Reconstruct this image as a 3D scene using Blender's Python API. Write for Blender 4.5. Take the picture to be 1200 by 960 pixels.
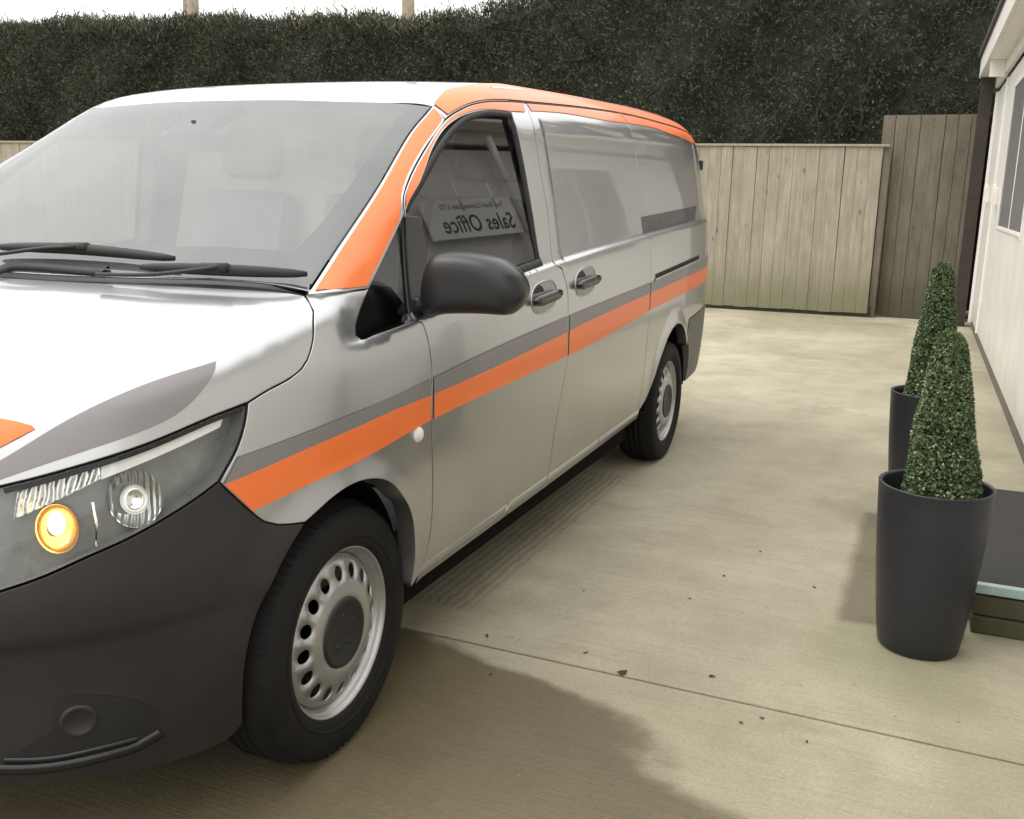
import bpy, bmesh, math, random
import numpy as np
from mathutils import Vector, Matrix
from mathutils.geometry import delaunay_2d_cdt
random.seed(7); RNG=np.random.default_rng(7)
scene=bpy.context.scene
for o in list(bpy.data.objects): bpy.data.objects.remove(o)
COL=scene.collection
# ---------------------------------------------------------------- camera
cam_d=bpy.data.cameras.new('camera'); cam=bpy.data.objects.new('camera',cam_d); COL.objects.link(cam)
_r=Vector((0.91660404,0.39922963,0.02127738)); _u=Vector((-0.10613725,0.19168284,0.97570107)); _f=Vector((-0.38545027,0.89658987,-0.2180704))
M=Matrix((( _r.x,_u.x,-_f.x,1.2477),(_r.y,_u.y,-_f.y,-1.9403),(_r.z,_u.z,-_f.z,1.4261),(0,0,0,1)))
cam.matrix_world=M
cam_d.sensor_fit='HORIZONTAL'; cam_d.sensor_width=36; cam_d.lens=1141.36/1200*36; cam_d.clip_start=.02; cam_d.clip_end=2000
scene.camera=cam
# ---------------------------------------------------------------- sky, sun, exposure
SUN_EL,SUN_AZ=math.radians(52),math.radians(235)   # high soft sun behind thick cloud
CLOUD=13.0
w=bpy.data.worlds.new('World'); scene.world=w; w.use_nodes=True
nt=w.node_tree; nt.nodes.clear()
sky=nt.nodes.new('ShaderNodeTexSky'); sky.sky_type='NISHITA'; sky.sun_disc=False
sky.sun_elevation=SUN_EL; sky.sun_rotation=SUN_AZ; sky.air_density=1.0; sky.dust_density=6.0; sky.ozone_density=1.0
hs=nt.nodes.new('ShaderNodeHueSaturation'); hs.inputs['Saturation'].default_value=.10
wm=nt.nodes.new('ShaderNodeMix'); wm.data_type='RGBA'; wm.blend_type='MULTIPLY'; wm.inputs[0].default_value=1
wm.inputs[7].default_value=(1.0,.98,.95,1)
bg=nt.nodes.new('ShaderNodeBackground'); bg.inputs['Strength'].default_value=.12
wo=nt.nodes.new('ShaderNodeOutputWorld')
# thick even cloud over the clear-sky model: a little under twice as bright overhead as at the horizon
tcw=nt.nodes.new('ShaderNodeTexCoord'); sx=nt.nodes.new('ShaderNodeSeparateXYZ'); nt.links.new(tcw.outputs['Generated'],sx.inputs[0])
ma=nt.nodes.new('ShaderNodeMath'); ma.operation='MULTIPLY_ADD'; ma.use_clamp=True; ma.inputs[1].default_value=.45; ma.inputs[2].default_value=.55; nt.links.new(sx.outputs[2],ma.inputs[0])
cl=nt.nodes.new('ShaderNodeMix'); cl.data_type='RGBA'; cl.blend_type='MULTIPLY'; cl.inputs[0].default_value=1; cl.inputs[7].default_value=(CLOUD,CLOUD*1.0,CLOUD*.99,1)
nt.links.new(ma.outputs[0],cl.inputs[6])
cm=nt.nodes.new('ShaderNodeMix'); cm.data_type='RGBA'; cm.inputs[0].default_value=.82
nt.links.new(sky.outputs[0],hs.inputs['Color']); nt.links.new(hs.outputs[0],wm.inputs[6]); nt.links.new(wm.outputs[2],cm.inputs[6]); nt.links.new(cl.outputs[2],cm.inputs[7]); nt.links.new(cm.outputs[2],bg.inputs[0]); nt.links.new(bg.outputs[0],wo.inputs[0])
sd=bpy.data.lights.new('sun','SUN'); sd.energy=.6; sd.angle=math.radians(45); sd.color=(1,.96,.90)
sun=bpy.data.objects.new('sun',sd); COL.objects.link(sun)
_sd=Vector((math.sin(SUN_AZ)*math.cos(SUN_EL),math.cos(SUN_AZ)*math.cos(SUN_EL),math.sin(SUN_EL)))
sun.rotation_euler=_sd.to_track_quat('Z','Y').to_euler(); sun.location=(0,0,30)
scene.view_settings.view_transform='Standard'; scene.view_settings.look='None'; scene.view_settings.gamma=1
scene.view_settings.use_curve_mapping=False; scene.view_settings.exposure=0.88
scene.cycles.max_bounces=6; scene.cycles.diffuse_bounces=3; scene.cycles.glossy_bounces=4; scene.cycles.transparent_max_bounces=10; scene.cycles.use_denoising=True
# ---------------------------------------------------------------- materials
class MB:
    def __init__(s,name):
        s.m=bpy.data.materials.new(name); s.m.use_nodes=True; s.t=s.m.node_tree; s.t.nodes.clear()
        s.out=s.n('ShaderNodeOutputMaterial'); s.p=s.n('ShaderNodeBsdfPrincipled'); s.l(s.p.outputs[0],s.out.inputs[0])
        s.tc=s.n('ShaderNodeTexCoord')
    def n(s,t): return s.t.nodes.new(t)
    def l(s,a,b): s.t.links.new(a,b)
    def set(s,**k):
        for a,v in k.items():
            i=s.p.inputs[a.replace('_',' ')]; i.default_value=(*v,1) if isinstance(v,tuple) and len(v)==3 and i.type=='RGBA' else v
        return s
    def mapv(s,scale,rot=(0,0,0),src='Object'):
        m=s.n('ShaderNodeMapping'); m.inputs['Scale'].default_value=scale; m.inputs['Rotation'].default_value=rot; s.l(s.tc.outputs[src],m.inputs[0]); return m.outputs[0]
    def noise(s,vec,scale,detail=4,rough=.55,dist=0):
        n=s.n('ShaderNodeTexNoise'); n.inputs['Scale'].default_value=scale; n.inputs['Detail'].default_value=detail; n.inputs['Roughness'].default_value=rough; n.inputs['Distortion'].default_value=dist
        if vec: s.l(vec,n.inputs['Vector'])
        return n.outputs[0]
    def ramp(s,fac,stops):
        r=s.n('ShaderNodeValToRGB'); e=r.color_ramp.elements
        while len(e)<len(stops): e.new(.5)
        for x,(pos,c) in zip(e,stops): x.position=pos; x.color=(*c,1) if len(c)==3 else c
        s.l(fac,r.inputs[0]); return r.outputs[0]
    def math(s,op,a,b=None,c=None,clamp=False):
        m=s.n('ShaderNodeMath'); m.operation=op; m.use_clamp=clamp
        for i,x in enumerate((a,b,c)):
            if x is None: continue
            if isinstance(x,(int,float)): m.inputs[i].default_value=x
            else: s.l(x,m.inputs[i])
        return m.outputs[0]
    def mix(s,fac,a,b,blend='MIX'):
        m=s.n('ShaderNodeMix'); m.data_type='RGBA'; m.blend_type=blend
        for i,x in ((0,fac),(6,a),(7,b)):
            if isinstance(x,(int,float)): m.inputs[i].default_value=x
            elif isinstance(x,tuple): m.inputs[i].default_value=(*x,1)
            else: s.l(x,m.inputs[i])
        return m.outputs[2]
    def smooth(s,x,a,b):
        m=s.n('ShaderNodeMapRange'); m.interpolation_type='SMOOTHSTEP'; m.inputs[1].default_value=a; m.inputs[2].default_value=b; s.l(x,m.inputs[0]); return m.outputs[0]
    def bump(s,h,strength=.3,dist=.01):
        b=s.n('ShaderNodeBump'); b.inputs['Strength'].default_value=strength; b.inputs['Distance'].default_value=dist; s.l(h,b.inputs['Height']); s.l(b.outputs[0],s.p.inputs['Normal']); return b
    def col(s,c): s.l(c,s.p.inputs['Base Color']); return s
    def rgh(s,c): s.l(c,s.p.inputs['Roughness']); return s
def plain(name,c,rough=.5,metal=0,coat=0,var=.12,scale=6,bump=0,bscale=300,**k):
    b=MB(name); b.set(Base_Color=c,Roughness=rough,Metallic=metal,Coat_Weight=coat,**k)
    v=b.mapv((1,1,1)); n=b.noise(v,scale,5)
    b.col(b.mix(b.ramp(n,[(.3,(0,0,0)),(.7,(1,1,1))]),tuple(x*(1-var) for x in c),tuple(min(1,x*(1+var)) for x in c)))
    b.rgh(b.math('MULTIPLY_ADD',n,.16,rough-.08))
    if bump: b.bump(b.noise(v,bscale,2),bump,.002)
    return b.m
def glass_mat(name,tint,ior=1.6,rough=0.0,film=0.0,filmcol=(.6,.6,.58)):
    m=bpy.data.materials.new(name); m.use_nodes=True; t=m.node_tree; t.nodes.clear()
    N=t.nodes.new; out=N('ShaderNodeOutputMaterial'); tr=N('ShaderNodeBsdfTransparent'); tr.inputs[0].default_value=(*tint,1)
    gl=N('ShaderNodeBsdfGlossy'); gl.inputs['Roughness'].default_value=rough; fr=N('ShaderNodeFresnel'); fr.inputs[0].default_value=ior
    geo=N('ShaderNodeNewGeometry'); mx=N('ShaderNodeMixShader')
    # same reflectance from both faces of the pane
    vm=N('ShaderNodeMix'); vm.data_type='FLOAT'; vm.inputs[2].default_value=ior; vm.inputs[3].default_value=1/ior   # the node inverts it again on the back face
    t.links.new(geo.outputs['Backfacing'],vm.inputs[0]); t.links.new(vm.outputs[0],fr.inputs[0])
    t.links.new(fr.outputs[0],mx.inputs[0]); t.links.new(tr.outputs[0],mx.inputs[1]); t.links.new(gl.outputs[0],mx.inputs[2])
    last=mx.outputs[0]
    if film:
        df=N('ShaderNodeBsdfDiffuse'); df.inputs[0].default_value=(*filmcol,1); m2=N('ShaderNodeMixShader')
        tc=N('ShaderNodeTexCoord'); no=N('ShaderNodeTexNoise'); no.inputs['Scale'].default_value=3; no.inputs['Detail'].default_value=6
        ml=N('ShaderNodeMath'); ml.operation='MULTIPLY'; ml.inputs[1].default_value=film*2
        t.links.new(tc.outputs['Object'],no.inputs['Vector']); t.links.new(no.outputs[0],ml.inputs[0]); t.links.new(ml.outputs[0],m2.inputs[0])
        t.links.new(last,m2.inputs[1]); t.links.new(df.outputs[0],m2.inputs[2]); last=m2.outputs[0]
    t.links.new(last,out.inputs[0]); return m
# ---------------------------------------------------------------- mesh helpers
def link(o,parent=None):
    COL.objects.link(o)
    if parent is not None: o.parent=parent
    return o
def obj(name,verts,faces,mat,parent=None,smooth=False,normals=None):
    me=bpy.data.meshes.new(name); me.from_pydata([tuple(map(float,v)) for v in verts],[],[tuple(map(int,f)) for f in faces]); me.validate(clean_customdata=False)
    if mat: me.materials.append(mat)
    if smooth: me.polygons.foreach_set('use_smooth',[True]*len(me.polygons))
    me.update()
    if normals is not None and len(normals)==len(me.vertices): me.normals_split_custom_set_from_vertices([tuple(map(float,n)) for n in normals])
    return link(bpy.data.objects.new(name,me),parent)
def fast(name,V,F,mat,parent=None,smooth=False):
    """V (n,3), F (m,k) arrays"""
    me=bpy.data.meshes.new(name); V=np.asarray(V,np.float32); F=np.asarray(F,np.int32); m,k=F.shape
    me.vertices.add(len(V)); me.vertices.foreach_set('co',V.ravel()); me.loops.add(m*k); me.loops.foreach_set('vertex_index',F.ravel())
    me.polygons.add(m); me.polygons.foreach_set('loop_start',np.arange(0,m*k,k,dtype=np.int32)); me.update(calc_edges=True)
    if smooth: me.polygons.foreach_set('use_smooth',[True]*m)
    me.materials.append(mat); return link(bpy.data.objects.new(name,me),parent)
def empty(name,loc=(0,0,0),parent=None):
    o=bpy.data.objects.new(name,None); o.location=loc; return link(o,parent)
def tag(o,label,cat,group=None):
    o['label']=label; o['category']=cat
    if group: o['group']=group
    return o
def kind(o,k): o['kind']=k; return o
def boxbm(bm,x0,x1,y0,y1,z0,z1,bev=0):
    r=bmesh.ops.create_cube(bm,size=1); vs=r['verts']
    bmesh.ops.scale(bm,vec=(x1-x0,y1-y0,z1-z0),verts=vs); bmesh.ops.translate(bm,vec=((x0+x1)/2,(y0+y1)/2,(z0+z1)/2),verts=vs)
    if bev:
        es=list({e for v in vs for e in v.link_edges}); bmesh.ops.bevel(bm,geom=es,offset=bev,segments=2,affect='EDGES',profile=.6)
def bmobj(name,bm,mat,parent=None,smooth=False):
    me=bpy.data.meshes.new(name); bm.to_mesh(me); bm.free(); me.materials.append(mat)
    if smooth: me.polygons.foreach_set('use_smooth',[True]*len(me.polygons))
    return link(bpy.data.objects.new(name,me),parent)
def box(name,x0,x1,y0,y1,z0,z1,mat,parent=None,bev=.004):
    bm=bmesh.new(); boxbm(bm,x0,x1,y0,y1,z0,z1,bev); return bmobj(name,bm,mat,parent)
def lathe(name,prof,mat,parent=None,seg=64,axis='z',close=False):
    """prof list of (r,h)"""
    V=[];F=[];n=len(prof)
    for i in range(seg):
        a=2*math.pi*i/seg; c,s=math.cos(a),math.sin(a)
        for r,h in prof:
            V.append((r*c,r*s,h) if axis=='z' else (h,r*c,r*s))
    for i in range(seg):
        j=(i+1)%seg
        for k in range(n-1): F.append((i*n+k,j*n+k,j*n+k+1,i*n+k+1))
    return obj(name,V,F,mat,parent,True)
def tube(name,pts,rad,mat,parent=None,seg=10,flat=1.0):
    pts=[Vector(p) for p in pts]; n=len(pts); V=[];F=[]
    if isinstance(rad,(int,float)): rad=[rad]*n
    up=Vector((0,0,1))
    for i,p in enumerate(pts):
        t=(pts[min(i+1,n-1)]-pts[max(i-1,0)]).normalized(); a=t.cross(up)
        if a.length<1e-3: a=t.cross(Vector((1,0,0)))
        a.normalize(); b=a.cross(t).normalized()
        for k in range(seg):
            th=2*math.pi*k/seg; V.append(p+rad[i]*(math.cos(th)*a+flat*math.sin(th)*b))
    for i in range(n-1):
        for k in range(seg):
            l=(k+1)%seg; F.append((i*seg+k,i*seg+l,(i+1)*seg+l,(i+1)*seg+k))
    F.append(tuple(range(seg-1,-1,-1))); F.append(tuple((n-1)*seg+k for k in range(seg)))
    return obj(name,V,F,mat,parent,True)
# ================================================================ SETTING
# ---- concrete
def concrete(name,wet):
    b=MB(name); v=b.mapv((1,1,1)); sep=b.n('ShaderNodeSeparateXYZ'); b.l(b.tc.outputs['Object'],sep.inputs[0]); X,Y=sep.outputs[0],sep.outputs[1]
    big=b.noise(v,.55,5,.6,.4); mid=b.noise(v,3.2,6,.62); fine=b.noise(v,60,3,.6)
    brush=b.noise(b.mapv((1.0,48,1)),2.0,6,.72,.3); brush2=b.noise(b.mapv((.5,9,1)),1.6,4,.6)
    c=b.mix(b.ramp(big,[(.36,(0,0,0)),(.62,(1,1,1))]),(.405,.365,.255),(.60,.55,.41))
    c=b.mix(b.ramp(mid,[(.35,(0,0,0)),(.7,(1,1,1))]),b.mix(.35,c,(.25,.225,.155)),c)
    c=b.mix(b.math('MULTIPLY',b.ramp(brush,[(.5,(0,0,0)),(.72,(1,1,1))]),.42),c,(.25,.22,.15))
    c=b.mix(b.math('MULTIPLY',b.ramp(brush2,[(.5,(0,0,0)),(.75,(1,1,1))]),.12),c,(.54,.50,.39))
    c=b.mix(.5,c,b.mix(b.ramp(fine,[(.3,(.82,.82,.82)),(.7,(1.12,1.12,1.12))]),(1,1,1),(1,1,1)),'MULTIPLY') if False else b.mix(.35,c,b.ramp(fine,[(.25,(.55,.55,.55)),(.75,(1,1,1))]),'MULTIPLY')
    # dark pits and specks
    vo=b.n('ShaderNodeTexVoronoi'); vo.inputs['Scale'].default_value=9; b.l(b.mapv((1,2.2,1)),vo.inputs['Vector'])
    pit=b.math('MULTIPLY',b.math('LESS_THAN',vo.outputs['Distance'],.055),b.ramp(b.noise(v,1.7,2),[(.48,(0,0,0)),(.56,(1,1,1))]))
    bl2=b.noise(v,1.15,6,.68,.8); c=b.mix(b.math('MULTIPLY',b.ramp(bl2,[(.52,(0,0,0)),(.66,(1,1,1))]),.38),c,(.20,.18,.12))
    bl3=b.noise(v,.8,5,.6,.5); c=b.mix(b.math('MULTIPLY',b.ramp(bl3,[(.55,(0,0,0)),(.7,(1,1,1))]),.25),c,(.25,.25,.13))
    agg=b.noise(v,150,3,.75); c=b.mix(.40,c,b.ramp(agg,[(.3,(.25,.25,.25)),(.7,(1,1,1))]),'MULTIPLY')
    c=b.mix(b.math('MULTIPLY',pit,.75),c,(.07,.058,.04))
    # faint scuff trails running along the drive
    tr=b.noise(b.mapv((3.0,.18,1)),1.5,3,.5); c=b.mix(b.math('MULTIPLY',b.ramp(tr,[(.54,(0,0,0)),(.7,(1,1,1))]),.10),c,(.55,.515,.41))
    rough=b.math('MULTIPLY_ADD',mid,.2,.72)
    nz=b.noise(v,5.5,5,.65); nz2=b.noise(v,1.6,3,.5)
    if wet:
        # damp area: everything left of an irregular front through (.2,.64),(.5,.46),(.9,.33),(1.05,.1)
        fx=b.n('ShaderNodeFloatCurve'); cv=fx.mapping.curves[0]
        pts=[(0,.62),(.2,.56),(.38,.52),(.55,.50),(.63,.452),(.70,.44),(.755,.40),(.80,.322),(.87,.265),(1,.20)]
        while len(cv.points)<len(pts): cv.points.new(.5,.5)
        for q,(a,c2) in zip(cv.points,pts): q.location=(a,c2)
        fx.mapping.update()
        yn=b.math('MULTIPLY_ADD',Y,.5,.5,clamp=True)      # y -1..1 -> 0..1
        b.l(yn,fx.inputs['Value'])
        xe=b.math('MULTIPLY_ADD',fx.outputs[0],5.0,-1.5)  # edge x
        d=b.math('SUBTRACT',xe,X); d=b.math('ADD',d,b.math('MULTIPLY_ADD',nz,.34,-.17)); d=b.math('ADD',d,b.math('MULTIPLY_ADD',nz2,.3,-.15))
        wm_=b.smooth(d,-.05,.15); spots=b.math('MULTIPLY',b.smooth(b.noise(v,2.4,4,.6),.62,.72),.35)
        wm_=b.math('MAXIMUM',wm_,b.math('MULTIPLY',spots,.0))
    else:
        # darker, smoother patch beside the planter and green film round its foot
        def boxmask(x0,x1,y0,y1,s,j):
            a=b.math('ADD',X,b.math('MULTIPLY_ADD',nz,j,-j/2)); e=b.math('ADD',Y,b.math('MULTIPLY_ADD',nz2,j*2,-j))
            m=b.math('MULTIPLY',b.smooth(a,x0-s,x0+s),b.math('SUBTRACT',1,b.smooth(a,x1-s,x1+s)))
            return b.math('MULTIPLY',m,b.math('MULTIPLY',b.smooth(e,y0-s,y0+s),b.math('SUBTRACT',1,b.smooth(e,y1-s,y1+s))))
        wm_=b.math('MULTIPLY',boxmask(1.055,1.46,1.40,2.72,.03,.07),.85)
        alg=boxmask(1.02,1.5,.98,1.42,.09,.25); c=b.mix(b.math('MULTIPLY',alg,.30),c,(.15,.165,.065))
        # tyre tread print, darkened to paint in shade beside the sill
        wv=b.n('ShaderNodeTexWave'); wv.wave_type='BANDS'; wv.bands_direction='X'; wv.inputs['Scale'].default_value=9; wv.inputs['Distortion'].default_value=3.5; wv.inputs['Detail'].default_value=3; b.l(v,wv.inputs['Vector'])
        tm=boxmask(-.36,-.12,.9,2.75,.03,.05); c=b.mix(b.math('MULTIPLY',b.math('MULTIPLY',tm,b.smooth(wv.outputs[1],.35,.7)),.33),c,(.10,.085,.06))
    c=b.mix(wm_,c,b.mix(1.0,c,(.40,.365,.295),'MULTIPLY')); rough=b.math('SUBTRACT',rough,b.math('MULTIPLY',wm_,.42))
    # pale grit flecks
    v2=b.n('ShaderNodeTexVoronoi'); v2.inputs['Scale'].default_value=34; b.l(v,v2.inputs['Vector'])
    sp=b.math('MULTIPLY',b.math('LESS_THAN',v2.outputs['Distance'],.05),b.math('GREATER_THAN',b.noise(v,33,0),.60)); c=b.mix(b.math('MULTIPLY',sp,.6),c,(.62,.58,.48))
    b.col(c).rgh(rough); b.set(Specular_IOR_Level=.35)
    h=b.math('ADD',b.math('MULTIPLY',brush,1.0),b.math('MULTIPLY',fine,.6)); b.bump(h,.5,.005); return b.m
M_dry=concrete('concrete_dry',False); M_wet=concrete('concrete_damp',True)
M_earth=plain('earth_brown',(.06,.05,.035),.95,var=.3,scale=3,bump=.4,bscale=40)
g=kind(obj('ground',[(-300,-300,-.09),(300,-300,-.09),(300,300,-.09),(-300,300,-.09)],[(0,1,2,3)],M_earth),'structure')
def slab(x0,x1,y0,y1,mat):
    bm=bmesh.new(); boxbm(bm,x0,x1,y0,y1,-.08,0,0)
    top=[e for e in bm.edges if all(v.co.z>-.01 for v in e.verts)]; bmesh.ops.bevel(bm,geom=top,offset=.0025,segments=1,affect='EDGES')
    return bmobj('concrete_slab',bm,mat,g)
JA,JB=.682,.6935   # transverse joint (slightly skewed by the slab edge)
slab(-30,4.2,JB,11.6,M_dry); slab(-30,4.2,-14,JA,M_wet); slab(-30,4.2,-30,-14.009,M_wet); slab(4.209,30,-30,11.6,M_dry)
# ---- timber fence
def timber(name,a,bcol,green,dark):
    b=MB(name); oi=b.n('ShaderNodeObjectInfo'); rnd_=oi.outputs['Random']; sep=b.n('ShaderNodeSeparateXYZ'); b.l(b.tc.outputs['Object'],sep.inputs[0])
    off=b.n('ShaderNodeVectorMath'); off.operation='ADD'; cb=b.n('ShaderNodeCombineXYZ'); b.l(b.math('MULTIPLY',rnd_,37),cb.inputs[0]); b.l(b.math('MULTIPLY',rnd_,11),cb.inputs[2])
    b.l(b.tc.outputs['Object'],off.inputs[0]); b.l(cb.outputs[0],off.inputs[1])
    mp=b.n('ShaderNodeMapping'); mp.inputs['Scale'].default_value=(1,1,.06); b.l(off.outputs[0],mp.inputs[0])
    gr=b.noise(mp.outputs[0],42,6,.62,.6); lo=b.noise(off.outputs[0],2.2,4,.6)
    c=b.mix(b.ramp(gr,[(.3,(0,0,0)),(.7,(1,1,1))]),a,bcol); c=b.mix(b.math('MULTIPLY',b.ramp(lo,[(.4,(0,0,0)),(.7,(1,1,1))]),.4),c,dark)
    c=b.mix(.36,c,b.ramp(rnd_,[(0,(.78,.78,.78)),(1,(1,1,1))]),'MULTIPLY')
    mk=b.n('ShaderNodeMapping'); mk.inputs['Scale'].default_value=(7,7,2.6); b.l(off.outputs[0],mk.inputs[0])
    vo=b.n('ShaderNodeTexVoronoi'); vo.inputs['Scale'].default_value=1.0; b.l(mk.outputs[0],vo.inputs['Vector'])
    kn=b.math('SUBTRACT',1,b.smooth(vo.outputs['Distance'],.05,.13)); c=b.mix(b.math('MULTIPLY',kn,.7),c,(.07,.045,.025))
    # algae creeping up from the ground and along the top edge
    ga=b.math('SUBTRACT',1,b.smooth(b.math('ADD',sep.outputs[2],b.math('MULTIPLY_ADD',lo,.9,-.45)),.05,.7)); c=b.mix(b.math('MULTIPLY',ga,.75),c,green)
    # dark run marks
    st=b.noise(mp.outputs[0],12,3); c=b.mix(b.math('MULTIPLY',b.ramp(st,[(.58,(0,0,0)),(.75,(1,1,1))]),.35),c,dark)
    b.col(c); b.set(Roughness=.86); b.bump(gr,.45,.004); return b.m
M_fence=timber('timber_weathered',(.265,.232,.172),(.41,.368,.285),(.15,.155,.08),(.17,.155,.115))
M_fdark=timber('timber_dark',(.13,.112,.082),(.20,.175,.13),(.055,.055,.028),(.055,.045,.032))
M_post=plain('post_brown',(.035,.026,.02),.8,var=.25)
FA=math.atan(.055); FX0,FY0=.56,10.86       # right end of the fence, runs away to the left
fence=empty('wooden_fence',(FX0,FY0,0)); fence.rotation_euler=(0,0,FA); tag(fence,'long pale closeboard timber fence standing in front of the hedge behind the van','fence')
def plank_mesh(w_,h_,t_):
    bm=bmesh.new(); boxbm(bm,-w_/2,w_/2,-t_/2,t_/2,0,h_,.004); me=bpy.data.meshes.new('plank'); bm.to_mesh(me); bm.free(); return me
PM=[plank_mesh(.145,2.0,.018),plank_mesh(.152,2.0,.018),plank_mesh(.138,2.0,.018)]
for m_ in PM: m_.materials.append(M_fence)
x=-.06; i=0
while x>-17:
    k=RNG.integers(0,3); wdt=(.145,.152,.138)[k]; x-=wdt/2
    o=bpy.data.objects.new('plank',PM[k]); link(o,fence); o.location=(x,RNG.uniform(-.004,.004),.045+RNG.uniform(-.006,.006)); o.rotation_euler=(RNG.uniform(-.002,.002),RNG.uniform(-.003,.003),RNG.uniform(-.025,.025))
    x-=wdt/2+RNG.uniform(.0005,.002); i+=1
box('cap_rail',-17,.012,-.035,.03,2.046,2.074,M_fence,fence)
box('gravel_board',-17,-.02,.012,.05,.0,.14,M_post,fence)
for z in (.35,1.05,1.75): box('rail',-17,-.07,.013,.055,z,z+.07,M_post,fence)
box('post',-.05,.03,.02,.10,0,2.04,M_fdark,fence)
gate=empty('tall_fence_panel',(.50,11.05,0)); gate.rotation_euler=(0,0,-.02); tag(gate,'taller dark weathered timber panel between the pale fence and the office','fence panel')
TM=plank_mesh(.135,2.40,.02); TM.materials.append(M_fdark); x=.03
for k in range(8):
    o=bpy.data.objects.new('plank',TM); link(o,gate); o.location=(x,RNG.uniform(-.003,.003),.02); o.rotation_euler=(0,RNG.uniform(-.002,.002),RNG.uniform(-.03,.03)); x+=.1385
box('rail',0,1.08,.012,.05,.4,.48,M_post,gate); box('rail',0,1.08,.012,.05,1.8,1.88,M_post,gate)
upright=box('corner_upright',1.47,1.60,10.55,10.68,0,3.3,M_post); tag(upright,'dark brown upright in the corner beside the office end','post')  # dark upright box in the narrow strip beside the office end
# ---- hedge
def leafmat(name,a,bc,tip,rough=.55,shine=.3,tipf=.955):
    b=MB(name); geo=b.n('ShaderNodeNewGeometry'); rn=geo.outputs['Random Per Island']; v=b.mapv((1,1,1))
    c=b.mix(rn,a,bc); c=b.mix(b.ramp(b.noise(v,1.3,4),[(.42,(0,0,0)),(.7,(1,1,1))]),c,b.mix(.5,c,tip))
    c=b.mix(b.math('GREATER_THAN',rn,tipf),c,tip)
    b.col(c); b.set(Roughness=rough,Specular_IOR_Level=shine); return b.m
M_hedge=leafmat('conifer_green',(.052,.062,.036),(.078,.088,.052),(.105,.106,.066),tipf=.975)
M_hcore=plain('hedge_core',(.022,.024,.016),.95,var=.4,scale=5)
M_hcore2=plain('branch_dark',(.05,.042,.03),.9)
M_twig=plain('twig_brown',(.10,.075,.05),.85)
hedge=empty('conifer_hedge',(-7,11.6,0)); tag(hedge,'tall dark clipped conifer hedge rising behind the timber fence','hedge')
HT=np.array([(-19,4.28),(-15,4.22),(-13,4.20),(-10.6,4.12),(-9,4.05),(-7.5,4.0),(-6.6,3.93),(-5.4,3.98),(-4.6,4.06),(-4,4.3),(-2,4.9),(5,5.2)])
def htop(x): return np.interp(x,HT[:,0],HT[:,1])+.035*np.sin(x*2.3)+.03*np.sin(x*5.1)+.02*np.sin(x*11)
def hfront(x,z): return 11.42+.10*np.sin(x*1.3+z*1.1)+.07*np.sin(x*3.1-z*2.7+1)+.05*np.sin(x*7.3+z*6.1)+.16*np.clip((z-2.2)/2,0,1)**2-.10*np.clip((2.6-z)/.8,0,1)
xs=np.linspace(-19,4.5,120); core_V=[];core_F=[]
for x_ in xs:
    t_=float(htop(x_))-.13
    ring=[(x_,float(hfront(x_,z_))+.10,z_) for z_ in np.linspace(.1,t_-.15,10)]+[(x_,float(hfront(x_,t_))+.3,t_),(x_,12.9,t_),(x_,13.1,t_-.2),(x_,13.1,.1)]
    core_V+=[(a+7,b_-11.6,c_) for a,b_,c_ in ring]; nr=len(ring)
for i in range(len(xs)-1):
    for k in range(nr): core_F.append((i*nr+k,i*nr+(k+1)%nr,(i+1)*nr+(k+1)%nr,(i+1)*nr+k))
core_F+=[tuple(range(nr)),tuple((len(xs)-1)*nr+k for k in range(nr-1,-1,-1))]
obj('branches',core_V,core_F,M_hcore,hedge)
def sprays(C,D,L,Wd,per,spread,rng):
    """clusters at C with mean directions D: per thin diamond sprigs each"""
    n=len(C); C=np.repeat(C,per,0); D=np.repeat(D,per,0); d=D+rng.normal(0,spread,(n*per,3)); d/=np.linalg.norm(d,axis=1,keepdims=True)
    s=np.cross(d,rng.normal(0,1,d.shape)); s/=np.linalg.norm(s,axis=1,keepdims=True)
    l=(L*rng.uniform(.5,1.3,n*per))[:,None]; w_=(Wd*rng.uniform(.6,1.4,n*per))[:,None]; c=C+rng.normal(0,L*.45,C.shape)
    V=np.stack([c-d*l*.5,c+s*w_-d*l*.05,c+d*l*.5,c-s*w_-d*l*.05],1).reshape(-1,3); F=np.arange(len(V)).reshape(-1,4); return V,F
n=23000; hx=RNG.uniform(-17,2.6,n); tz=htop(hx); hz=1.75+(tz-1.75)*RNG.uniform(0,1,n)**.92; hy=hfront(hx,hz)+RNG.normal(0,.035,n)
D1=np.stack([RNG.normal(0,.3,n),np.full(n,-1.0),RNG.uniform(.1,.9,n)],1)
Va,Fa=sprays(np.stack([hx+7,hy-11.6,hz],1),D1,.062,.0068,9,.6,RNG)
n=5200; hx=RNG.uniform(-17,2.6,n); hz=htop(hx)-RNG.uniform(.0,.16,n); hy=RNG.uniform(11.45,12.5,n)
D2=np.stack([RNG.normal(0,.35,n),RNG.normal(-.2,.3,n),np.full(n,1.0)],1); Vb,Fb=sprays(np.stack([hx+7,hy-11.6,hz],1),D2,.12,.009,8,.4,RNG)
kind(fast('foliage',np.concatenate([Va,Vb]),np.concatenate([Fa,Fb+len(Va)]),M_hedge,hedge),'stuff')
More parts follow.
